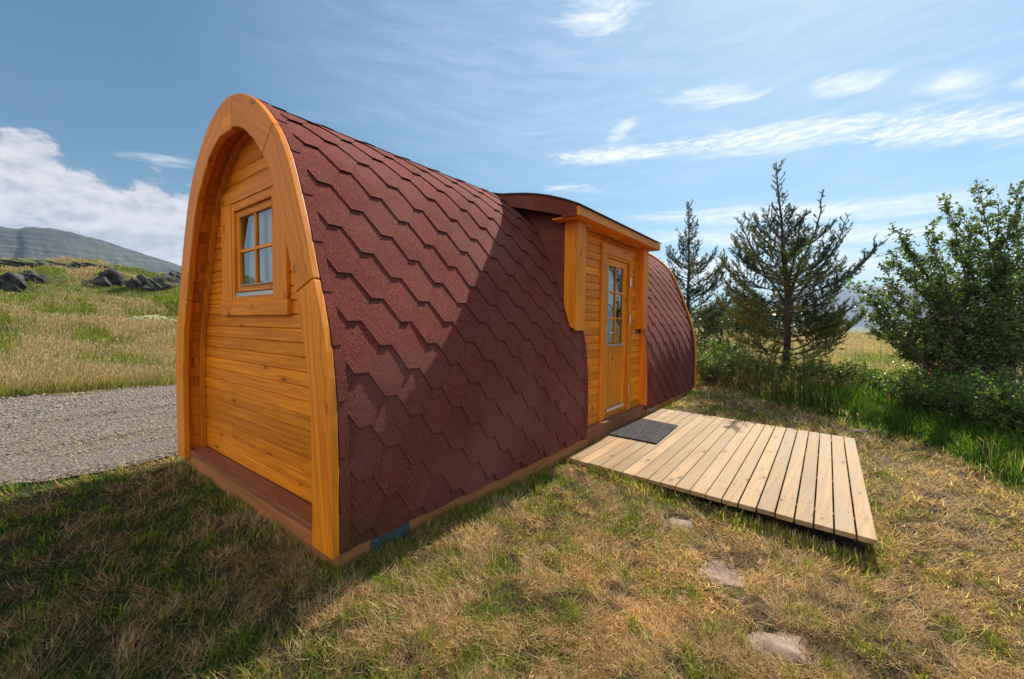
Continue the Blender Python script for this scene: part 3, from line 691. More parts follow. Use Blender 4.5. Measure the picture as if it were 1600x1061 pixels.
# ridge caps and the straight strip along each arch
mb = MB(); k = 0
x = .05
while x < L_POD - .1:
    x1 = min(x + .33, L_POD - .05); S_ = np.linspace(S_TOT / 2 - .13, S_TOT / 2 + .13, 9); a, b = .002, .008
    A = [P3(x, s, b) for s in S_]; B = [P3(x1, s, a) for s in S_]; mb.strip(A, B, (0, 0, -.004), g=(1, 0, 0)); x += .30
mb.build('ridge_shingles', M_shin, roof)
for x0, x1 in ((.046, .103), (L_POD - .105, L_POD - .0465)):
    for mirror in (False, True):
        mb = MB(); s = .225 - .294
        while s < S_TOT / 2:
            w = random.uniform(-.004, .004)
            poly = [(x0, max(s, .03)), (x1 + w, max(s, .03)), (x1 + w, min(s + .31, S_TOT / 2)), (x0, min(s + .31, S_TOT / 2))]
            if x0 > 1: poly = [(x0 + w, poly[0][1]), (x1, poly[1][1]), (x1, poly[2][1]), (x0 + w, poly[3][1])]
            if poly[2][1] > poly[0][1] + .02: add_tab(mb, poly, s + .34, slope=.016, off0=-.0035, skirt=.010, mirror=mirror, tint=random.random())
            s += .294
        mb.build('edge_strip', M_shin, roof)
# flashing round the opening
mb = MB(); S_ = np.linspace(.0, S115 + .02, 20)
mb.strip([P3(OX0 - .03, s, .0) for s in S_], [P3(OX0 - .03, s, -.12) for s in S_], (.037, 0, 0)); mb.strip([P3(OX0 - .012, s, .012) for s in S_], [P3(OX0 - .012, s, -.0) for s in S_], (.019, 0, 0))
mb.build('roof_edge_trim', M_shin, roof)
mb = MB(); S_ = np.linspace(.0, S115 + .02, 20); mb.strip([P3(OX1 - .004, s, .004) for s in S_], [P3(OX1 - .004, s, -.02) for s in S_], (.02, 0, 0)); mb.build('roof_edge_trim', M_shin, roof)

# --- porch (dormer) with the door
YW = .165; por = empty('porch', (3.6, .05, 0), None, None)
por.parent = pod; por.location = Vector((3.6, .05, 0)) - pod.location
def ppart(name, boxes, mat, bevel=.003): return part(name, boxes, mat, por, bevel)
mb = MB(); z = .073; pz = .0845
while z < 2.23:
    z1 = min(z + pz - .0015, 2.232); x0, x1 = (OX0 - .02, OX1 + .005) if z1 < 1.15 else (2.70, 4.43)
    if z < 2.06: siding_row(mb, YW, x0, 3.37, z, z1, 'x'); siding_row(mb, YW, 4.17, x1, z, z1, 'x')
    else: siding_row(mb, YW, x0, x1, z, z1, 'x')
    z += pz
mb.build('porch_wall', M_wood, por)
ppart('wall_backing', [((2.6, YW + .0205, .06), (3.39, YW + .03, 2.3), 0), ((4.19, YW + .0205, .06), (4.63, YW + .03, 2.3), 0), ((3.3905, YW + .0205, 2.06), (4.1895, YW + .03, 2.3), 0)], M_dark, 0)
# corner posts: front board, side board that follows the roof
def post(x0, x1, xs):
    mb = MB(); mb.box((x0, .05, 1.15), (x1, .078, 2.233), 2); o = mb.build('corner_post', M_wood2, por, .004)
    pts = [(xs, .0785, 1.165), (xs, .0785, 2.233), (xs, .198, 2.233)] + [(xs, min(.198, y_of_z(z, .004)), z) for z in np.linspace(1.46, 1.19, 6)]
    mb = MB(); mb.prism(pts, (.024, 0, 0), (0, 0, 1)); mb.build('side_board', M_wood2, o, .002)
    mb = MB(); xi = x1 - .026 if x0 < 3 else x0 + .002; mb.box((xi, .0785, 1.15), (xi + .024, YW + .03, 2.233), 2); mb.build('side_board', M_wood2, o, .002)
    return o
post(2.545, 2.728, 2.546); post(4.40, 4.56, 4.535)
# the lining board on the far side of the recess
mb = MB(); pts = [(OX1 - .026, YW, .07)] + [(OX1 - .026, y_of_z(z, -.004) + .0, z) for z in np.linspace(.075, 1.16, 12)] + [(OX1 - .026, YW, 1.16)]
mb.prism(pts, (.021, 0, 0), (0, 0, 1)); mb.build('return_board', M_wood2, por, .002)
mb = MB(); mb.prism([(p[0] - 1.81, p[1], p[2]) for p in pts], (.021, 0, 0), (0, 0, 1)); mb.build('return_board', M_wood2, por, .002)
ppart('door_step', [((OX0 + .04, .088, .030), (OX1 + .06, YW + .11, .0785), 0)], M_sill, .005)
ppart('step_riser', [((OX0 + .045, .0955, -.12), (OX1 + .065, .135, .0285), 0)], M_sill, .004)
# porch roof
ptop = [(1.02, 2.632), (.865, 2.592), (.736, 2.574), (.571, 2.547), (.414, 2.512), (.263, 2.468), (.083, 2.402), (-.058, 2.338)]
pbot = [(-.058, 2.236), (.13, 2.236), (.135, 2.262), (.41, 2.345), (.65, 2.412), (.80, 2.455), (1.02, 2.56)]
fx0, fx1 = 2.375, 4.715
mb = MB(); A = [(fx0 - .012, y, z) for y, z in ptop]; B = [(fx0 - .012, y, z - .012) for y, z in ptop]
A[-1] = (fx0 - .012, -.072, 2.332); B[-1] = (fx0 - .012, -.072, 2.321); mb.strip(A, B, (fx1 - fx0 + .024, 0, 0), g=(1, 0, 0)); mb.build('porch_roof', M_black, por)
mb = MB(); mb.strip([(fx0 - .010, y, z + .004) for y, z in ptop], [(fx0 - .010, y, z + .0005) for y, z in ptop], (fx1 - fx0 + .02, 0, 0), g=(1, 0, 0)); mb.build('porch_roof_shingles', M_shin, por)
for xx in (fx0, fx1 - .03):
    mb = MB(); tp = [(xx, y, z - .0125) for y, z in ptop]; tp[-1] = (xx, -.028, 2.338); bp = [(xx, max(y, -.028), z) for y, z in pbot]; mb.prism(tp + bp, (.03, 0, 0), (0, 1, 0)); mb.build('barge_board', M_shin, por)
ppart('fascia_board', [((fx0, -.055, 2.236), (fx1, -.029, 2.322), 0)], M_wood2)
ppart('soffit_board', [((fx0 + .031, -.0285, 2.237), (fx1 - .031, .1, 2.252), 0), ((fx0 + .031, .101, 2.237), (fx1 - .031, .262, 2.252), 0)], M_wood2)
for xx, w in ((2.562, .03), (4.565, .03)):
    zs = np.linspace(1.44, 2.44, 14); pl = [(xx, y_of_z(z, -.03), z) for z in zs]; pl = [(xx, .1985, 2.256), (xx, .1985, 1.44)] + pl[1:] + [(xx, .80, 2.462), (xx, .41, 2.352), (xx, .1985, 2.29)]
    mb = MB(); mb.prism(pl, (w, 0, 0), (0, 1, 0)); ch = mb.build('porch_cheek', M_shin, por)
    mb = MB()
    for z in (1.62, 1.77, 1.92, 2.07, 2.22):
        y1 = y_of_z(z, -.01)
        mb.box((xx - .004, .1995, z), (xx - .0005, max(y1, .24), z + .12), 1)
    mb.build('cheek_shingles', M_shin, ch)
for x_ in (2.83, 3.47, 4.15):
    mb = MB(); mb.tube([(x_, .10, 2.2365), (x_, .10, 2.222)], [.034, .03], 20); o = mb.build('downlight', M_alu, por)
    mb = MB(); mb.tube([(x_, .10, 2.2225), (x_, .10, 2.2195)], [.022, .022], 16); mb.build('lens', M_black, o)
# door and its casing
ppart('door_casing', [((3.30, .138, .0795), (3.42, YW - .0005, 2.035), 2), ((4.135, .138, .0795), (4.222, YW - .0005, 2.035), 2), ((3.30, .138, 2.0355), (4.222, YW - .0005, 2.155), 0)], M_wood2)
ppart('door_frame', [((3.4205, .152, .0795), (3.452, .26, 2.035), 2), ((4.1505, .158, .0795), (4.176, .26, 2.035), 2), ((3.4525, .152, 2.006), (4.15, .26, 2.035), 0), ((3.4525, .165, .0795), (4.15, .26, .096), 0)], M_wood)
dx0, dx1, dz0, dz1 = 3.456, 4.146, .099, 2.002; gx0, gx1, gz0, gz1 = 3.568, 4.03, .968, 1.925; yd0, yd1 = .178, .222
door = part('door', [((dx0, yd0, dz0), (gx0, yd1, dz1), 2), ((gx1, yd0, dz0), (dx1, yd1, dz1), 2), ((gx0 + .0005, yd0, gz1), (gx1 - .0005, yd1, dz1), 0), ((gx0 + .0005, yd0, .865), (gx1 - .0005, yd1, gz0), 0), ((gx0 + .0005, yd0, dz0), (gx1 - .0005, yd1, .20), 0),
                     ((gx0 + .0005, yd0 + .016, .2005), (gx1 - .0005, yd1 - .006, .8645), 2)], M_wood, por, .003)
gm = (gx0 + gx1) / 2; dzg = (gz1 - gz0) / 3
part('glazing_bar', [((gm - .011, yd0 + .006, gz0), (gm + .011, yd1 - .004, gz1), 2)] + [((a, yd0 + .0065, gz0 + dzg * q - .011), (b, yd1 - .0045, gz0 + dzg * q + .011), 0) for q in (1, 2) for a, b in ((gx0 + .0005, gm - .0115), (gm + .0115, gx1 - .0005))], M_wood, door, .002)
for i in range(3):
    for a, b in ((gx0, gm - .011), (gm + .011, gx1)):
        z0 = gz0 + dzg * i + (.011 if i else 0); z1 = gz0 + dzg * (i + 1) - (.011 if i < 2 else 0)
        mb = MB(); mb.face([(a, yd0 + .022, z0), (b, yd0 + .022, z0), (b, yd0 + .022, z1), (a, yd0 + .022, z1)]); mb.build('pane', M_glass, door)
part('drip_cap', [((gx0 - .03, yd0 - .016, gz0 - .026), (gx1 + .012, yd0 - .0005, gz0 - .002), 0)], M_alu, door, .003)
part('drip_cap', [((gx0 - .045, yd0 - .024, .150), (gx1 + .03, yd0 - .0005, .184), 0)], M_alu, door, .003)
hx = 3.530; hd = part('door_handle', [((hx - .017, yd0 - .008, .99), (hx + .017, yd0 - .0005, 1.20), 2)], M_alu, door, .003)
mb = MB(); mb.tube([(hx, yd0 - .008, 1.11), (hx, yd0 - .05, 1.11), (hx + .02, yd0 - .056, 1.11), (hx + .13, yd0 - .056, 1.11)], [.011, .011, .011, .010], 10); mb.build('lever', M_alu, door, smooth=True)
for z in (.35, 1.28, 1.76):
    mb = MB(); mb.tube([(4.130, .130, z - .055), (4.130, .130, z + .055)], [.010, .010], 10); mb.box((4.131, .1325, z - .045), (4.165, .1372, z + .045), 2); mb.build('hinge', M_alu, door)
curtain((3.55, .30), (4.05, .30), .98, 1.98, door, waves=9, amp=.012)

# ------------------------------------------------------------------ deck, doormat, stones
deck = empty('deck', (3.7, -1.1, -.25), 'low deck of pale sawn planks lying on the lawn before the cabin door', 'deck')
DZ = -.075
c00, c01 = np.array([2.412 - .03, .030]), np.array([2.217, -2.213]); c10, c11 = np.array([5.30, .072]), np.array([5.05, -2.22])
c00[0] = 2.37
gaps = [.016, -.105, -.214, -.325, -.437, -.547, -.664, -.78, -.887, -1.003, -1.117, -1.23, -1.343, -1.453, -1.569, -1.681, -1.791, -1.896, -2.002, -2.112, -2.213]
tt = [(g - gaps[0]) / (gaps[-1] - gaps[0]) for g in gaps]
for k, (t0, t1) in enumerate(zip(tt[:-1], tt[1:])):
    gap = .0022 if k < 12 else .0042; t0 += gap / 2; t1 -= gap / 2; dzr = random.uniform(-.0012, .0012); ex = random.uniform(-.004, .004)
    A0 = c00 + (c01 - c00) * t0; A1 = c00 + (c01 - c00) * t1; B0 = c10 + (c11 - c10) * t0; B1 = c10 + (c11 - c10) * t1
    A0[0] += ex; A1[0] += ex
    mb = MB(); mb.hexa([(*p, z) for a, b in ((A1, A0), (B1, B0)) for p, z in ((a, DZ - .034 + dzr), (a, DZ + dzr), (b, DZ - .034 + dzr), (b, DZ + dzr))], 0); mb.build('deck_board', M_deck, deck, .003)
for f_ in (.13, .40, .68, .94):
    a = c00 + (c10 - c00) * f_; b = c01 + (c11 - c01) * f_; a = a + (b - a) * .01; b = a + (b - a) * .985; w = .045
    mb = MB(); mb.hexa([(x + s * w / 2, y, z) for s in (-1, 1) for (x, y) in (b, a) for z in (-.28, DZ - .0355)], 1); mb.build('bearer', M_deck_end, deck, .003)
boards = [c for c in deck.children if c.name.startswith('deck_board')]
for k, bo in enumerate(boards):
    for f_ in (.13, .94):
        for o_ in (.28, .72):
            t = (tt[k] * (1 - o_) + tt[k + 1] * o_); p = (c00 + (c10 - c00) * f_) * (1 - t) + (c01 + (c11 - c01) * f_) * t
            mb = MB(); mb.tube([(p[0], p[1], DZ - .004), (p[0], p[1], DZ + .0022)], [.0055, .0055], 6); mb.build('screw', M_dark, bo)
mat_o = MB(); MZ = DZ + .002
mat_o.prism([(3.345, -.506, MZ), (4.30, -.462, MZ), (4.385, .028, MZ), (3.36, .050, MZ)], (0, 0, .016), (1, 0, 0))
dm = mat_o.build('doormat', M_mat, None, .004); tag(dm, 'dark speckled rectangular doormat lying on the deck in front of the door step', 'doormat')

def rock(name, c, size, mat, label, cat, seed, flat=.6, sub=4, rot=0.0, rough=.35, group=None):
    import bmesh
    bm = bmesh.new(); bmesh.ops.create_icosphere(bm, subdivisions=sub, radius=1.0); r_ = np.random.default_rng(seed); o3 = r_.uniform(0, 50, 3)
    pl = r_.normal(size=(10, 3)); pl /= np.linalg.norm(pl, axis=1)[:, None]; dd = r_.uniform(.62, .95, 10)
    for v in bm.verts:
        p = np.array(v.co); 
        for n_, d_ in zip(pl, dd):
            q = p @ n_
            if q > d_: p = p - n_ * (q - d_) * .85
        k = 1 + rough * (float(fbm(p[0] * 1.7 + o3[0] + p[2], p[1] * 1.7 + o3[1] - p[2], 4)) - .5)
        p = p * k; x, y, z = p[0] * size[0], p[1] * size[1], p[2] * size[2]
        v.co = (x * math.cos(rot) - y * math.sin(rot), x * math.sin(rot) + y * math.cos(rot), z)
    me = bpy.data.meshes.new(name); bm.to_mesh(me); bm.free(); me.polygons.foreach_set('use_smooth', [sub > 4] * len(me.polygons))
    me.materials.append(mat); o = bpy.data.objects.new(name, me); o.location = c; col.objects.link(o); tag(o, label, cat, group); return o
G = 'flat stones sunk in the lawn'
rock('stepping_stone', (1.90, -1.13, -.222), (.19, .13, .055), M_stone, 'small flat stone half covered by dry grass, nearest to the deck edge', 'stone', 21, rot=-.6, rough=.5, sub=5, group=G)
rock('stepping_stone', (1.47, -1.50, -.225), (.21, .155, .055), M_stone, 'pale bare flat stone in the lawn, middle of the line of three', 'stone', 25, rot=-.3, rough=.4, sub=5, group=G)
rock('stepping_stone', (1.06, -1.79, -.228), (.19, .14, .055), M_stone, 'pale flat stone in the lawn nearest the camera at the lower frame edge', 'stone', 29, rot=-.5, rough=.5, sub=5, group=G)
STONES = [(1.90, -1.13, .15), (1.47, -1.50, .18), (1.06, -1.79, .165)]

# ------------------------------------------------------------------ grass
def gp(px, py, lo=2.0, hi=400.0):
    """ground point seen in a given direction (used once to read off where things stand)"""
    d = FW + RT * (px - 800) / 641.6 - UP * (py - 530.5) / 641.6; t = np.geomspace(lo, hi, 6000); P = CP + t[:, None] * d
    below = P[:, 2] < ground_z(P[:, 0], P[:, 1]); i = int(np.argmax(below)) if below.any() else len(t) - 1
    return P[i]
class Blades:
    def __init__(s): s.V, s.C = [], []
    def add(s, P, az, lean, L, w, bend, C_, face=None):
        """P (n,3) roots; lean from vertical; bend adds to the lean at the tip; 5 points a blade"""
        n = len(P); az = np.broadcast_to(az, n); face = az + math.pi / 2 if face is None else face
        hd = np.c_[np.cos(az), np.sin(az), np.zeros(n)]; wd_ = np.c_[np.cos(face), np.sin(face), np.zeros(n)] * (np.broadcast_to(w, n) / 2)[:, None]; L = np.broadcast_to(L, n)[:, None]
        l1 = np.broadcast_to(lean, n)[:, None]; l2 = l1 + np.broadcast_to(bend, n)[:, None]; up = np.array([0, 0, 1.0])
        M1 = P + (hd * np.sin(l1) + up * np.cos(l1)) * L * .52; T = M1 + (hd * np.sin(l2) + up * np.cos(l2)) * L * .48
        s.V.append(np.stack([P - wd_, P + wd_, M1 + wd_ * .85, M1 - wd_ * .85, T], 1).reshape(-1, 3)); s.C.append(np.repeat(C_, 5, 0))
    def build(s, name, mat, label, cat, parent=None):
        V = np.concatenate(s.V); C_ = np.concatenate(s.C); n = len(V) // 5; b = 5 * np.arange(n)[:, None]
        o = np_mesh(name, V, [b + np.array([[0, 1, 2, 3]]), b + np.array([[3, 2, 4]])], mat, parent, C_)
        if label: tag(o, label, cat, kind='stuff')
        return o
def pick(cols, n, w=None):
    cols = np.array(cols); return cols[rng.choice(len(cols), n, p=w)] * rng.uniform(.75, 1.25, (n, 1))
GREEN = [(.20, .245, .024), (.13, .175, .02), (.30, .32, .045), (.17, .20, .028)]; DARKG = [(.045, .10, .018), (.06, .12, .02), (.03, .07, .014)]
STRAW = [(.54, .36, .165), (.62, .45, .22), (.46, .27, .125), (.33, .165, .07), (.72, .55, .31)]; PINK = [(.46, .31, .22), (.50, .37, .25), (.40, .25, .19), (.56, .45, .30)]
XE = ([-9, -6.5, -4.6, -3.3, -2.9, -2.2, -1.1, .2, .8, 2.9], [2.2, 2.6, 3.1, 4.4, 5.8, 6.3, 7.5, 8.5, 9.0, 9.4])
def lawn_edge(y): return np.interp(y, *XE)
def in_deck(x, y, m=0.0): return (x > 2.37 + .0682 * y + m) & (x < 5.22 + .11 * y - m + .06) & (y < .06 - m) & (y > -2.215 + m)
def lawn():
    P = scatter(560000, -4, 11, -8, 3.3, 1.75, 1.35, 1.55); x, y = P[:, 0], P[:, 1]; d = np.hypot(x - CP[0], y - CP[1])
    ok = (y < road_edge(x) + .05 + .12 * rng.normal(size=len(x))) & (x < lawn_edge(y) + .25) & (d > .75) & ~((x > .03) & (x < L_POD) & (y > .10) & (y < 2.66)) & ~in_deck(x, y, .05)
    for sx, sy, r in STONES: ok &= np.hypot((x - sx), (y - sy)) > r * (.40 + .50 * rng.random(len(x)))
    P = P[ok]; x, y = P[:, 0], P[:, 1]; d = d[ok]; n = len(P); lod = np.clip(d / 1.9, .8, 3.2) ** .8
    g = fbm(x * 1.7 + 11, y * 1.7, 4) * .38 + fbm(x * 7, y * 7 + 5, 3) * .62
    shade = ss(-x, -.6, .8) * ss(y, -.9, .2); edge = np.exp(-np.clip(.06 - y, 0, 9) * 9) * ((x > 0) & (x < L_POD + .2) & (y < .2))  # shade covers the cabin's ground shadow: greener grass, with shade painted into its colours
    far = ss(x, 5.2, 7.5)
    hole = fbm(x * 11 + 70, y * 11, 3)  # sunken gaps; straw colour is darkened there to paint shade between blades
    pg = np.clip(.22 + (g - .5) * 3.2 + .46 * shade + .5 * edge + .12 * far - .1 * ss(-y, 1, 3) * (1 - far), .05, .97); isg = rng.random(n) < pg; P[hole < .36, 2] -= .016
    B = Blades(); wind = fbm(x * 2.2, y * 2.2 + 30, 2) * 12
    k = isg; m = k.sum(); s = .75 + .7 * fbm(x[k] * 3, y[k] * 3, 2)
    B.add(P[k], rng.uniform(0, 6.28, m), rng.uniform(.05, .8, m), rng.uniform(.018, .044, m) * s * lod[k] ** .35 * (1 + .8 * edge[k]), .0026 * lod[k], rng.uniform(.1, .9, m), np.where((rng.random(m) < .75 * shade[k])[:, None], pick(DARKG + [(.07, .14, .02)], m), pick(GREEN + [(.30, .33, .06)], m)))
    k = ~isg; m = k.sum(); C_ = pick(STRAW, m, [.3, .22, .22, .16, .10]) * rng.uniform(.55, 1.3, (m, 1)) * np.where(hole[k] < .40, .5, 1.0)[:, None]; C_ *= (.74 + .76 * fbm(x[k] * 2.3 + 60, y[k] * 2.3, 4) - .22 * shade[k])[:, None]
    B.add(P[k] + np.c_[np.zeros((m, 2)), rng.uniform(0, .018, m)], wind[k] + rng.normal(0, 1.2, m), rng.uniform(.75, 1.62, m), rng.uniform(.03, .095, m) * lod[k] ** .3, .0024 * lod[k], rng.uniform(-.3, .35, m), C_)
    # taller single tufts
    t = rng.choice(n, 900); t = t[(g[t] > .40)]
    for i in t:
        m = rng.integers(10, 26); Q = P[i] + np.c_[rng.normal(0, .022, (m, 2)), np.zeros(m)]
        B.add(Q, rng.uniform(0, 6.28, m), rng.uniform(.1, .75, m), rng.uniform(.05, .11, m), .0036 * lod[i], rng.uniform(.1, .8, m), pick(GREEN, m))
    # grass left uncut along the foot of the cabin, the deck and the road
    for (ax, ay, bx, by, nn, sp, hh) in ((.0, .03, 7.2, .03, 2000, .03, .055), (.02, .07, .02, 2.6, 1700, .04, .08), (2.32, -.05, 2.16, -2.2, 3800, .055, .085), (5.26, .0, 5.02, -2.2, 500, .04, .06), (2.15, -2.25, 5.0, -2.25, 900, .04, .07)):
        t_ = rng.random(nn); px_ = ax + (bx - ax) * t_ + rng.normal(0, sp, nn); py_ = ay + (by - ay) * t_ + rng.normal(0, sp, nn); hgt = fbm(px_ * 4, py_ * 4, 2)
        kk = (rng.random(nn) < ss(hgt, .3, .6)) & ~in_deck(px_, py_, .03) & ~((px_ > .04) & (py_ > .085)); px_, py_, hgt = px_[kk], py_[kk], hgt[kk]; m = len(px_); dd = np.hypot(px_ - CP[0], py_ - CP[1])
        B.add(np.c_[px_, py_, ground_z(px_, py_)], rng.uniform(0, 6.28, m), rng.uniform(.05, .6, m), hh * rng.uniform(.4, 1.25, m), .0032 * np.clip(dd / 1.9, .8, 3), rng.uniform(0, .8, m), pick(GREEN + STRAW[:2], m))
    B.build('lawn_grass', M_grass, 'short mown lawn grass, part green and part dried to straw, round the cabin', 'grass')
lawn()
def road_tufts():
    B = Blades(); c = [(-.4, 3.6), (.2, 3.45), (-1.3, 3.75), (-2.0, 4.9), (.6, 5.1), (1.5, 8.6), (-.2, 8.9), (-1.9, 8.8), (-3.4, 8.9), (.9, 9.1), (-1.9, 6.4), (-.6, 5.2), (-.2, 4.4), (.9, 7.8), (-2.6, 8.3), (1.6, 6.0), (-3.0, 4.6), (-1.1, 7.6), (.3, 8.8), (-.9, 3.4), (-1.6, 3.2), (.4, 3.3)]
    for a, b in c:
        m = 170; px_ = a + rng.normal(0, .22, m); py_ = b + rng.normal(0, .09, m); P = np.c_[px_, py_, ground_z(px_, py_) + .01]
        B.add(P, rng.uniform(0, 6.28, m), rng.uniform(.1, 1.2, m), rng.uniform(.02, .07, m), .007, rng.uniform(0, .6, m), pick(GREEN + STRAW, m))
    B.build('road_tufts', M_grass, 'sparse flat tufts of grass growing in the gravel road', 'grass')
road_tufts()
def tall(name, label, P, hscale, mixw, mat=M_grass, heads=.5, wind=(0.3, .35), wl=.004, dn=6.0, greens=GREEN, straws=STRAW, hvar=None):
    """tall meadow grass: leaves, stems and seed heads"""
    x, y = P[:, 0], P[:, 1]; d = np.hypot(x - CP[0], y - CP[1]); n = len(P); lod = np.clip(d / dn, .7, 6); g = mixw(x, y); kind = rng.random(n)
    hs = hscale * (.65 + .7 * fbm(x * .9 + 3, y * .9, 3)) * (1 if hvar is None else hvar(x, y)); B = Blades()
    k = kind < g; m = k.sum(); az = wind[0] + rng.normal(0, 1.3, m)
    B.add(P[k], az, rng.uniform(.05, .5, m), hs[k] * rng.uniform(.45, 1.0, m), wl * 1.6 * lod[k], rng.uniform(.1, .9, m), pick(greens, m))
    k = ~k; m = k.sum(); az = wind[0] + rng.normal(0, .9, m); L = hs[k] * rng.uniform(.7, 1.35, m); lean = rng.uniform(.02, wind[1], m); bend = rng.uniform(.0, .45, m)
    B.add(P[k], az, lean, L, wl * .7 * lod[k], bend, pick(straws, m))
    hk = rng.random(m) < heads; Q = P[k][hk]; a = az[hk]; l1 = lean[hk][:, None]; l2 = l1 + bend[hk][:, None]; LL = L[hk][:, None]; hd = np.c_[np.cos(a), np.sin(a), 0 * a]; up = np.array([0, 0, 1.])
    T = Q + (hd * np.sin(l1) + up * np.cos(l1)) * LL * .52 + (hd * np.sin(l2) + up * np.cos(l2)) * LL * .40; q = len(Q)
    for _ in range(2):
        B.add(T, a + rng.normal(0, .7, q), l2[:, 0] + rng.normal(0, .25, q), rng.uniform(.035, .08, q) * lod[k][hk] ** .3, wl * 1.5 * lod[k][hk], rng.uniform(0, .4, q), pick(PINK, q), face=rng.uniform(0, 6.28, q))
    B.build(name, mat, label, 'grass')
def region(n, x0, x1, y0, y1, pw, d0, ok, margin=1.12):
    P = scatter(n, x0, x1, y0, y1, pw, d0, margin); return P[ok(P[:, 0], P[:, 1])]
west_ok = lambda x, y: (y > road_far(x) - .12 + .15 * rng.normal(size=len(x))) & (np.degrees(np.arctan2(y - CP[1], x - CP[0])) > 69)
tall('meadow_grass', 'tall meadow grass with pinkish seed heads on the slope behind the gravel road', region(190000, -9, 11, 9.0, 37, 1.1, 11, west_ok), .36,
     lambda x, y: np.clip(.76 + (fbm(x * .9, y * .45 + 3, 4) - .5) * 2.6 - .14 + .18 * ss(y, 18, 23), .4, .99), heads=.6, wind=(.2, .45), wl=.0034, straws=STRAW + PINK,
     hvar=lambda x, y: (1 - .55 * ss(y, 20, 26)) * (.6 + .9 * fbm(x * .8 + 50, y * .8, 3)), greens=GREEN + [(.20, .25, .05), (.28, .28, .09)])
tall('verge_grass', 'green and straw coloured tufts along the far edge of the gravel road', region(9000, -6, 6, 9.0, 10.6, .3, 9, lambda x, y: (y > road_far(x) - .3) & (y < road_far(x) + .7) & (rng.random(len(x)) < ss(fbm(x * 1.2, y * 1.2, 3), .35, .6))), .34,
     lambda x, y: np.clip(.6 + (fbm(x * .8, y * .8 + 3, 3) - .5) * 3, .2, .95), heads=.4, wl=.004, greens=GREEN + [(.26, .30, .05)])
tall('tall_grass', 'rank green grass under the trees at the edge of the lawn', region(235000, 2.0, 14.5, -11, 3.6, .9, 6.5, lambda x, y: (x > lawn_edge(y) + .1 * rng.normal(size=len(x))), 1.6), .40,
     lambda x, y: np.clip(.97 + .3 * ss(-y, 2.2, 3.2) + (fbm(x * .6, y * .6 + 3, 4) - .5) * 1.2 - .45 * ss(x, 11, 14), .3, .998), heads=.2, wl=.0042, wind=(2.6, .6), greens=GREEN[1:2] + DARKG + [(.15, .25, .035), (.10, .18, .025), (.085, .15, .025)],
     hvar=lambda x, y: (.30 + .75 * ss(x - lawn_edge(y), 0, .9)) * (1 - .35 * ss(-y, 2, 3.2)) * (.55 + .9 * fbm(x * 2 + 9, y * 2, 3)))
tall('dry_field_grass', 'golden dry grass in the field beyond the trees', region(110000, 12.5, 64, -40, 22, 1.25, 13, lambda x, y: (np.degrees(np.arctan2(y - CP[1], x - CP[0])) < 26), 1.45), .38,
     lambda x, y: np.clip(.42 + (fbm(x * .16, y * .3 + 3, 4) - .5) * 3.4, .1, .9), heads=.5, wl=.0036, straws=STRAW[:2] + PINK, greens=GREEN + [(.22, .26, .05)])

# ------------------------------------------------------------------ rocks on the slope, plants
def grock(px, py, size, label, seed, rot=0.0, sink=.48, mat=None):
    p = gp(px, py); z = float(ground_z(p[0], p[1])); rock('rock', (float(p[0]), float(p[1]), z + size[2] * (1 - 2 * sink) * .5), size, mat or M_rock, label, 'rock', seed, rot=rot, rough=1.25, sub=6, group='lava rocks on the meadow slope')
grock(6, 449, (.8, .6, .66), 'dark jagged rock cut by the left picture edge, lowest on the slope', 3, .4)
grock(48, 441, (.55, .4, .42), 'dark rock right beside the one at the left picture edge', 4, .2)
grock(62, 415, (1.8, .4, .30), 'long low dark outcrop under the grassy crest, farthest up the slope', 5, -.1)
grock(92, 419, (.9, .6, .40), 'small dark outcrop in the turf just right of the long low one', 15, -.3)
grock(140, 418, (1.1, .5, .26), 'flat dark outcrop low in the grass, middle of the crest', 6, .1)
grock(172, 443, (.62, .5, .62), 'single knobbly grey rock standing in green grass halfway along the slope', 7, .5)
grock(222, 446, (.62, .5, .45), 'grey rock with mossy top, left one of the group nearest the cabin arch', 8, .1)
grock(252, 449, (.8, .55, .5), 'large pale grey rounded rock beside the cabin arch', 9, -.2)
grock(276, 440, (.8, .5, .55), 'dark rock half hidden behind the cabin arch', 10, .3)
rock('rock', (6.05, -2.33, -.185), (.12, .05, .035), M_stone, 'small pinkish stone lying at the edge of the tall grass beyond the deck', 'stone', 33, rot=-.7)

def leaf_cloud(P, size, C_, up=.35, aspect=.62):
    """folded leaf of two triangles pairs at every point"""
    n = len(P); a = rng.uniform(0, 6.28, n); e = rng.normal(0, .6, n); d = np.c_[np.cos(a) * np.cos(e), np.sin(a) * np.cos(e), np.sin(e)]
    r = rng.normal(size=(n, 3)); r[:, 2] += up; s_ = np.cross(d, r); s_ /= np.linalg.norm(s_, axis=1)[:, None]; nn = np.cross(s_, d); sz = np.broadcast_to(size, n)[:, None] * rng.uniform(.65, 1.25, (n, 1))
    V = np.stack([P, P + d * sz * .45 + s_ * sz * aspect * .5 + nn * sz * .10, P + d * sz - nn * sz * .06, P + d * sz * .45 - s_ * sz * aspect * .5 + nn * sz * .10], 1).reshape(-1, 3); b = 4 * np.arange(n)[:, None]
    return V, [b + np.array([[0, 1, 2]]), b + np.array([[0, 2, 3]])], np.repeat(C_, 4, 0)
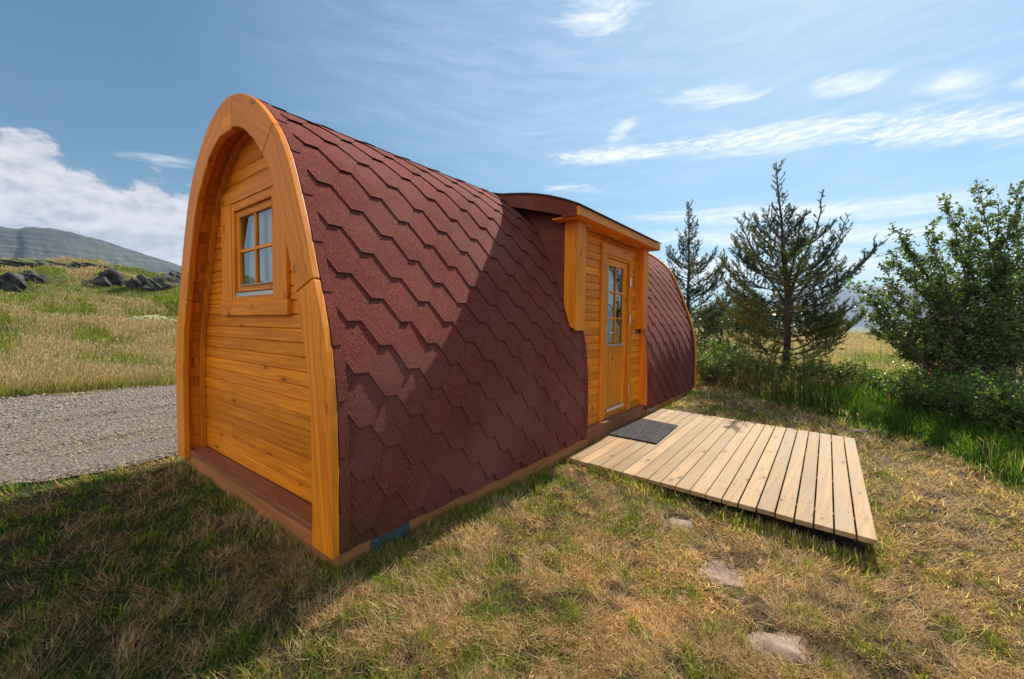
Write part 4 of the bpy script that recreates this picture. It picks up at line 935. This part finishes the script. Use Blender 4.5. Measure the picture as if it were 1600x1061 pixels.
def flower_clump(px, py, w, h, nl, nf, label, cat, fcol, lsize=.07, fsize=.05, lc=DARKG + GREEN[:2]):
    p = gp(px, py); root = empty('flowering_plant', tuple(map(float, p)), label, cat); n = nl; a = rng.uniform(0, 6.28, n); r = np.sqrt(rng.random(n))
    P = np.c_[p[0] + w * r * np.cos(a), p[1] + w * .5 * r * np.sin(a), p[2] + h * (1 - r ** 2 * .6) * rng.random(n) ** .6]
    V, F_, C_ = leaf_cloud(P, lsize, pick(lc, n)); np_mesh('leaves', V, F_, M_leaf, root, C_)
    n = nf; a = rng.uniform(0, 6.28, n); r = np.sqrt(rng.random(n)); P = np.c_[p[0] + w * r * np.cos(a), p[1] + w * .5 * r * np.sin(a), p[2] + h * (1.0 - r ** 2 * .55) + rng.normal(0, .04, n)]
    V, F_, C_ = leaf_cloud(P, fsize, pick([fcol], n), up=3, aspect=1); tag(np_mesh('flowers', V, F_, M_leaf, root, C_), kind='stuff')
flower_clump(238, 512, .95, .42, 2600, 900, 'low dark green plant topped with cream flowers in the meadow left of the cabin', 'plant', (.62, .60, .42), .10, .085)
flower_clump(1345, 592, .55, .5, 700, 130, 'small clump of yellow flowers between the two right-hand trees', 'plant', (.62, .45, .03), .05, .04)
flower_clump(1420, 608, .9, .55, 1600, 60, 'loose leafy weeds left of the broadleaf tree at the lawn edge', 'plant', (.5, .5, .12), .06, .03, GREEN)

# ------------------------------------------------------------------ trees
def poly_grow(p, d, L, n, up, wob):
    p = np.array(p, float); d = np.array(d, float); d /= np.linalg.norm(d); o = [p]
    for i in range(n):
        d = d + np.array([0, 0, up[0] + (up[1] - up[0]) * i / n]) / n + rng.normal(0, wob, 3); d /= np.linalg.norm(d); p = p + d * L / n; o.append(p)
    return np.array(o)
def along(pl, t):
    f = t * (len(pl) - 1); i = min(int(f), len(pl) - 2); return pl[i] + (pl[i + 1] - pl[i]) * (f - i), (pl[i + 1] - pl[i]) / (np.linalg.norm(pl[i + 1] - pl[i]) + 1e-9)
class Tree:
    def __init__(s): s.mb = MB(); s.tw = MB(); s.seg = []        # limbs, twigs, needle-bearing segments (a, b, weight, hue)
    def limb(s, pl, r0, r1, k=6): s.mb.tube(pl, np.linspace(r0, r1, len(pl)), k, .5, False)
    def twig(s, pl, r0, need=1.0, bare=.0, hue=0.0):
        s.tw.tube(pl, np.linspace(r0, r0 * .45, len(pl)), 3, .5, False); m = len(pl) - 1
        for i in range(m):
            if (i + .5) / m < 1 - bare: s.seg.append((pl[i], pl[i + 1], need, hue))
def conifer(name, base, label, leaders, spread, n_br, lowest, seed, nd=380, nl=.038, nw=.010, dens=1.0, group=None):
    """leaders: list of polylines; spread(z) gives the reach of a branch at height z above the base"""
    global rng
    rng = np.random.default_rng(seed); T = Tree(); base = np.array(base, float); root = empty(name, tuple(base), label, 'tree', group)
    for li, (pl, r0) in enumerate(leaders):
        pl = np.array(pl, float); k = 14; tt_ = np.linspace(0, 1, k); q = np.array([along(pl, t)[0] for t in tt_]); q[1:-1] += rng.normal(0, .012, (k - 2, 3)); T.limb(q, r0, .008, 8 if li == 0 else 6)
        T.seg.append((q[-3], q[-2], .8, 0))
        Lp = np.linalg.norm(np.diff(q, axis=0), axis=1).sum(); nb = int(n_br[li]); ga = rng.uniform(0, 6.28)
        for b in range(nb):
            t = lowest[li] + (1 - lowest[li]) * ((b + .5) / nb) ** .92 * .99; p, tg = along(q, min(t, .995)); h = p[2] - base[2]; ga += 2.399 + rng.normal(0, .35)
            L = spread(h, li) * rng.uniform(.55, 1.12); 
            if L < .06: L = .06
            el = -.06 + .95 * ss(t, lowest[li], 1.0) + rng.normal(0, .14); d = np.array([math.cos(ga) * math.cos(el), math.sin(ga) * math.cos(el), math.sin(el)])
            n_ = 8; br = poly_grow(p, d, L, n_, (0, 2.5), .07); T.limb(br, max(.006, .020 * min(1, L / 1.3)), .003, 4)
            hue = 1.0 if rng.random() < (.5 if h < 1.9 else .2) else 0.0  # yellow-green, likelier on low branches, paints needles as if sunlit
            for i in range(3, n_ - 1): T.seg.append((br[i], br[i + 1], .75, hue))
            ns = max(2, int(L / .085 * dens)); 
            for j in range(ns):
                u = .22 + .78 * (j + rng.random()) / ns; pp, tg = along(br, min(u, .99)); sd = np.cross(tg, (0, 0, 1)); sd /= np.linalg.norm(sd) + 1e-9; sgn = 1 if j % 2 else -1
                dd = tg * .75 + sd * sgn * rng.uniform(.5, .95) + np.array([0, 0, rng.uniform(-.1, .35)]); l2 = (.10 + .42 * L * (1 - .75 * u)) * rng.uniform(.5, 1.15); l2 = min(l2, .62)
                tw = poly_grow(pp, dd, l2, 5, (.1, 1.1), .09); T.twig(tw, .0042, 1.0, .18, hue)
                if l2 > .2:
                    for q_ in range(int(l2 / .085 * dens)):
                        u2 = .2 + .8 * rng.random(); p3, t3 = along(tw, min(u2, .98)); d3 = t3 + rng.normal(0, .65, 3) + np.array([0, 0, .3]); T.twig(poly_grow(p3, d3, rng.uniform(.05, .17), 3, (.1, .7), .1), .0032, 1.0, .25, hue)
    tr = T.mb.build('trunk', M_bark, root, smooth=True); cr = T.tw.build('crown', M_twig, root)
    A = np.array([s_[0] for s_ in T.seg]); Bb = np.array([s_[1] for s_ in T.seg]); w = np.array([s_[2] for s_ in T.seg]); hu = np.array([s_[3] for s_ in T.seg]); ln = np.linalg.norm(Bb - A, axis=1)
    cnt = rng.poisson(ln * w * nd); idx = np.repeat(np.arange(len(A)), cnt); n = len(idx); t = rng.random(n)[:, None]; P = A[idx] * (1 - t) + Bb[idx] * t; tg = (Bb - A)[idx] / (ln[idx][:, None] + 1e-9)
    r = rng.normal(size=(n, 3)); r -= (r * tg).sum(1)[:, None] * tg; r /= np.linalg.norm(r, axis=1)[:, None] + 1e-9; d = r * .85 + tg * .55 + np.array([0, 0, .2]); d /= np.linalg.norm(d, axis=1)[:, None]
    s_ = np.cross(d, rng.normal(size=(n, 3))); s_ /= np.linalg.norm(s_, axis=1)[:, None] + 1e-9; Ls = nl * rng.uniform(.6, 1.2, (n, 1)); V = np.stack([P - s_ * nw * .5, P + s_ * nw * .5, P + d * Ls], 1).reshape(-1, 3)
    C_ = np.where(hu[idx][:, None] > .5, np.array([[.17, .18, .04]]), np.array([[.050, .085, .048]])) * rng.uniform(.7, 1.35, (n, 1)); np_mesh('needles', V, [3 * np.arange(n)[:, None] + np.array([[0, 1, 2]])], M_needle, cr, np.repeat(C_, 3, 0))
    return root
GS = 'spruces at the edge of the lawn'
bz = float(ground_z(10.3, -1.2))
conifer('conifer', (10.3, -1.2, bz), 'dark spruce with a forked crown and sparse upcurved branches, just behind the deck',
        [([(10.3, -1.2, bz), (10.3, -1.2, 1.2), (10.33, -1.14, 2.4), (10.28, -1.0, 3.5), (10.31, -.86, 4.95)], .085),
         ([(10.33, -1.18, 1.75), (10.5, -1.34, 2.5), (10.85, -1.62, 3.3), (10.95, -1.76, 4.35)], .045),
         ([(10.33, -1.17, 1.55), (10.7, -1.6, 2.3), (11.2, -2.0, 3.0), (11.36, -2.22, 3.75)], .038),
         ([(10.32, -1.15, 2.1), (10.2, -1.32, 2.9), (10.45, -1.40, 3.75)], .03),
         ([(10.32, -1.15, 1.7), (10.0, -.75, 2.4), (9.85, -.42, 3.1), (9.72, -.22, 3.62)], .03)],
        lambda h, li: (2.3 - .22 * h) * (1 - ss(h, 1.7, 4.3)) ** .9 * .95 + .24 if li == 0 else .48 * (1 - ss(h, 2.6, 4.0)) + .11,
        (84, 20, 18, 12, 15), (.06, .18, .2, .3, .2), 11, nd=300, dens=1.25, group=GS)
bz = float(ground_z(12.7, 1.55))
conifer('conifer', (12.7, 1.55, bz), 'slimmer spruce with a single pointed top, half hidden behind the far end of the cabin',
        [([(12.7, 1.55, bz), (12.72, 1.6, 1.5), (12.70, 1.62, 3.2), (12.75, 1.68, 5.05)], .085)],
        lambda h, li: (1.75 - .1 * h) * (1 - ss(h, 1.2, 5.1)) ** .75 + .16, (96,), (.06,), 12, nd=260, nl=.044, nw=.012, group=GS)
def broadleaf(name, base, label, targets, seed, n_leaf=26000, lsize=.055, cols=None, trunk_r=.06, side=1.0):
    global rng
    rng = np.random.default_rng(seed); base = np.array(base, float); root = empty(name, tuple(base), label, 'tree' if trunk_r > .03 else 'shrub'); mb = MB(); tw = MB(); pts = []; hub = []
    for (tx, ty, tz, r) in targets:
        t = np.array([tx, ty, tz]); st = base + np.array([rng.normal(0, .07), rng.normal(0, .07), 0]); m = st + (t - st) * .5 + np.array([0, 0, -.10 * np.linalg.norm((t - st)[:2])]) + rng.normal(0, .10, 3); n = 12; u = np.linspace(0, 1, n)[:, None]
        pl = st * (1 - u) ** 2 + 2 * m * u * (1 - u) + t * u ** 2; pl[1:-1] += rng.normal(0, .025, (n - 2, 3)); r0 = trunk_r * rng.uniform(.4, .8); mb.tube(pl, np.linspace(r0, .005, n), 6, .5, False)
        L = np.linalg.norm(t - st); nb = int(L / .075 * side)
        for b in range(nb):
            f = .2 + .8 * (b + rng.random()) / nb; p, tg = along(pl, min(f, .99)); a = rng.uniform(0, 6.28); d = tg * .8 + np.array([math.cos(a), math.sin(a), rng.uniform(-.1, .55)]) * .75; l2 = r * rng.uniform(.45, 1.2) * (1.15 - .55 * f)
            br = poly_grow(p, d, l2, 6, (.1, .6), .10); tw.tube(br, np.linspace(.007, .0028, 7), 3, .5, False)
            for j in range(int(l2 / .065)):
                p2, t2 = along(br, .15 + .84 * rng.random()); d2 = t2 + rng.normal(0, .7, 3); s2 = poly_grow(p2, d2, rng.uniform(.07, .24), 3, (.1, .4), .12); tw.tube(s2, [.003, .0027, .0022, .0018], 3, .5, False)
                for q in range(7): pts.append(along(s2, rng.random() * .99)[0] + rng.normal(0, .012, 3))
            for q in range(int(l2 / .03)): pts.append(along(br, .3 + .69 * rng.random())[0] + rng.normal(0, .012, 3))
    mb.build('trunk', M_bark2, root, smooth=True); cr = tw.build('crown', M_bark2, root); P = np.array(pts)
    if trunk_r > .03: P = P[(P[:, 2] > base[2] + .85) | (rng.random(len(P)) < .10)]
    if len(P) > n_leaf: P = P[rng.choice(len(P), n_leaf, replace=False)]
    print(name, 'leaves', len(pts)); V, F_, C_ = leaf_cloud(P, lsize, pick(cols or [(.08, .145, .03), (.11, .18, .035), (.055, .10, .025), (.19, .25, .045), (.16, .18, .06)], len(P)))
    np_mesh('leaves', V, F_, M_leaf, cr, C_); return root
def at(px, py, dep): p = CP + dep * (FW + RT * (px - 800) / 641.6 - UP * (py - 530.5) / 641.6); return tuple(p)
TG = [(1358, 470, 7.0, .42), (1372, 520, 7.6, .36), (1402, 362, 7.4, .36), (1395, 395, 6.9, .34), (1440, 430, 7.9, .45), (1478, 322, 7.3, .34), (1445, 370, 6.8, .38), (1510, 345, 7.8, .40), (1532, 300, 7.1, .30), (1592, 290, 7.5, .30), (1575, 350, 6.9, .36),
      (1490, 420, 7.4, .45), (1540, 400, 7.6, .45), (1600, 420, 7.2, .45), (1660, 330, 7.5, .45), (1700, 430, 7.3, .5), (1420, 500, 6.9, .40), (1470, 500, 7.9, .45), (1530, 480, 6.8, .42), (1600, 500, 7.8, .45), (1640, 480, 6.9, .45), (1445, 560, 7.0, .34), (1480, 575, 7.6, .34), (1560, 560, 6.8, .3)]
TG += [(1352, 455, 6.7, .4), (1365, 495, 7.2, .4), (1385, 425, 7.5, .4), (1400, 470, 7.2, .45), (1430, 400, 7.3, .42), (1460, 450, 6.8, .45), (1500, 385, 7.2, .42), (1520, 450, 7.1, .45), (1570, 450, 7.0, .45), (1470, 540, 7.2, .45), (1420, 545, 7.3, .4), (1520, 530, 7.3, .45), (1580, 540, 7.4, .45), (1560, 320, 7.2, .3)]
TGw = [(*at(a, b, c), r * 1.15) for a, b, c, r in TG]; bx, by = 9.55, -4.35
broadleaf('broadleaf_tree', (bx, by, float(ground_z(bx, by))), 'bushy broadleaf tree with many stems and small dark leaves at the right picture edge', TGw, 21, n_leaf=62000, lsize=.060)
def bush(px, py, dep, r, h, label, seed, n, group=None):
    p = at(px, py, dep); z = float(ground_z(p[0], p[1])); r_ = np.random.default_rng(seed); T_ = [(p[0] + r * math.cos(a) * u, p[1] + r * math.sin(a) * u, z + h * r_.uniform(.55, 1.0), .26) for a, u in zip(r_.uniform(0, 6.28, 24), np.sqrt(r_.random(24)))]
    broadleaf('shrub', (p[0], p[1], z), label, T_, seed, n_leaf=n, lsize=.045, trunk_r=.018, side=.8, cols=[(.08, .16, .022), (.12, .22, .028), (.20, .30, .035)])
    if group: bpy.context.scene.collection.objects[[o.name for o in col.objects if o.get('label') == label][0]]['group'] = group
bush(1475, 655, 6.6, .45, .75, 'small leafy shrub at the foot of the broadleaf tree, at the lawn edge', 31, 5000)
bush(1590, 690, 5.6, .6, .8, 'dark shrub in the shade at the right picture edge', 32, 6000)
bush(1118, 560, 11.0, .8, 1.0, 'green shrub showing between the far cabin end and the forked spruce', 33, 5000)
for q_ in ((1112, 606, 8.9, .6, .72, 'bright green bushy weeds at the far corner of the cabin', 51, 8400), (1165, 612, 9.2, .7, .78, 'leafy green weeds left of the forked spruce trunk', 52, 9600), (1228, 628, 8.6, .65, .75, 'dark weeds round the foot of the forked spruce trunk', 53, 10400),
           (1300, 636, 8.6, .7, .70, 'green bushy weeds right of the forked spruce trunk', 54, 9600), (1385, 655, 7.7, .55, .55, 'green bushy weeds between the forked spruce and the broadleaf tree', 55, 9200),
           (1450, 690, 6.4, .5, .55, 'dark green weeds at the lawn edge below the broadleaf tree', 56, 9200), (1535, 712, 5.6, .5, .62, 'dark bushy weeds at the lawn edge, second from the right picture edge', 57, 10000), (1600, 740, 5.0, .5, .7, 'dark bushy weeds cut by the right picture edge, nearest the camera', 58, 10400)):
    bush(*q_, group='bushy weeds along the lawn edge')
# far trees and hedges beyond the field
def far_tree(px, py, dep, w, h, label, seed):
    p = np.array(at(px, py, dep)); p[2] = float(ground_z(p[0], p[1])); r_ = np.random.default_rng(seed); root = empty('far_tree', tuple(map(float, p)), label, 'tree', 'round trees in the far field'); n = 2600
    cen = np.c_[r_.normal(0, w * .32, 9), r_.normal(0, w * .32, 9), h * r_.uniform(.35, .85, 9)]; c = cen[r_.integers(0, 9, n)]; P = p + c + r_.normal(0, 1, (n, 3)) * np.array([w * .17, w * .17, h * .14])
    global rng
    rng = r_; V, F_, C_ = leaf_cloud(P, w * .075, pick([(.035, .065, .02), (.05, .09, .025)], n)); mb = MB(); mb.tube([p - (0, 0, .3), p + (0, 0, h * .4), p + (0, 0, h * .8)], [w * .03, w * .02, .02], 6); mb.build('trunk', M_bark, root); np_mesh('crown', V, F_, M_leaf, root, C_)
far_tree(1150, 540, 33, 4.0, 2.3, 'round green bush in the field behind the two spruces', 41)
far_tree(1195, 532, 48, 6.0, 3.2, 'wide low green tree at the far edge of the field, seen through the forked spruce', 42)
far_tree(1275, 528, 56, 5.0, 2.6, 'low dark tree at the far edge of the field, right of the forked spruce trunk', 43)

def haze():
    mb = MB(); mb.box((-9300, -9300, -40), (9300, 9300, 460)); m, N = new_mat('haze_air')
    v = N.n('ShaderNodeVolumePrincipled'); v.inputs['Color'].default_value = (.55, .74, 1, 1); v.inputs['Density'].default_value = .00012; v.inputs['Anisotropy'].default_value = 0
    o = N.n('ShaderNodeOutputMaterial'); N.t.links.new(v.outputs[0], o.inputs['Volume'])
    h = mb.build('haze', m); tag(h, 'thin pale blue haze that fades the far mountains and hills', 'haze', kind='stuff'); h.visible_shadow = True
haze()
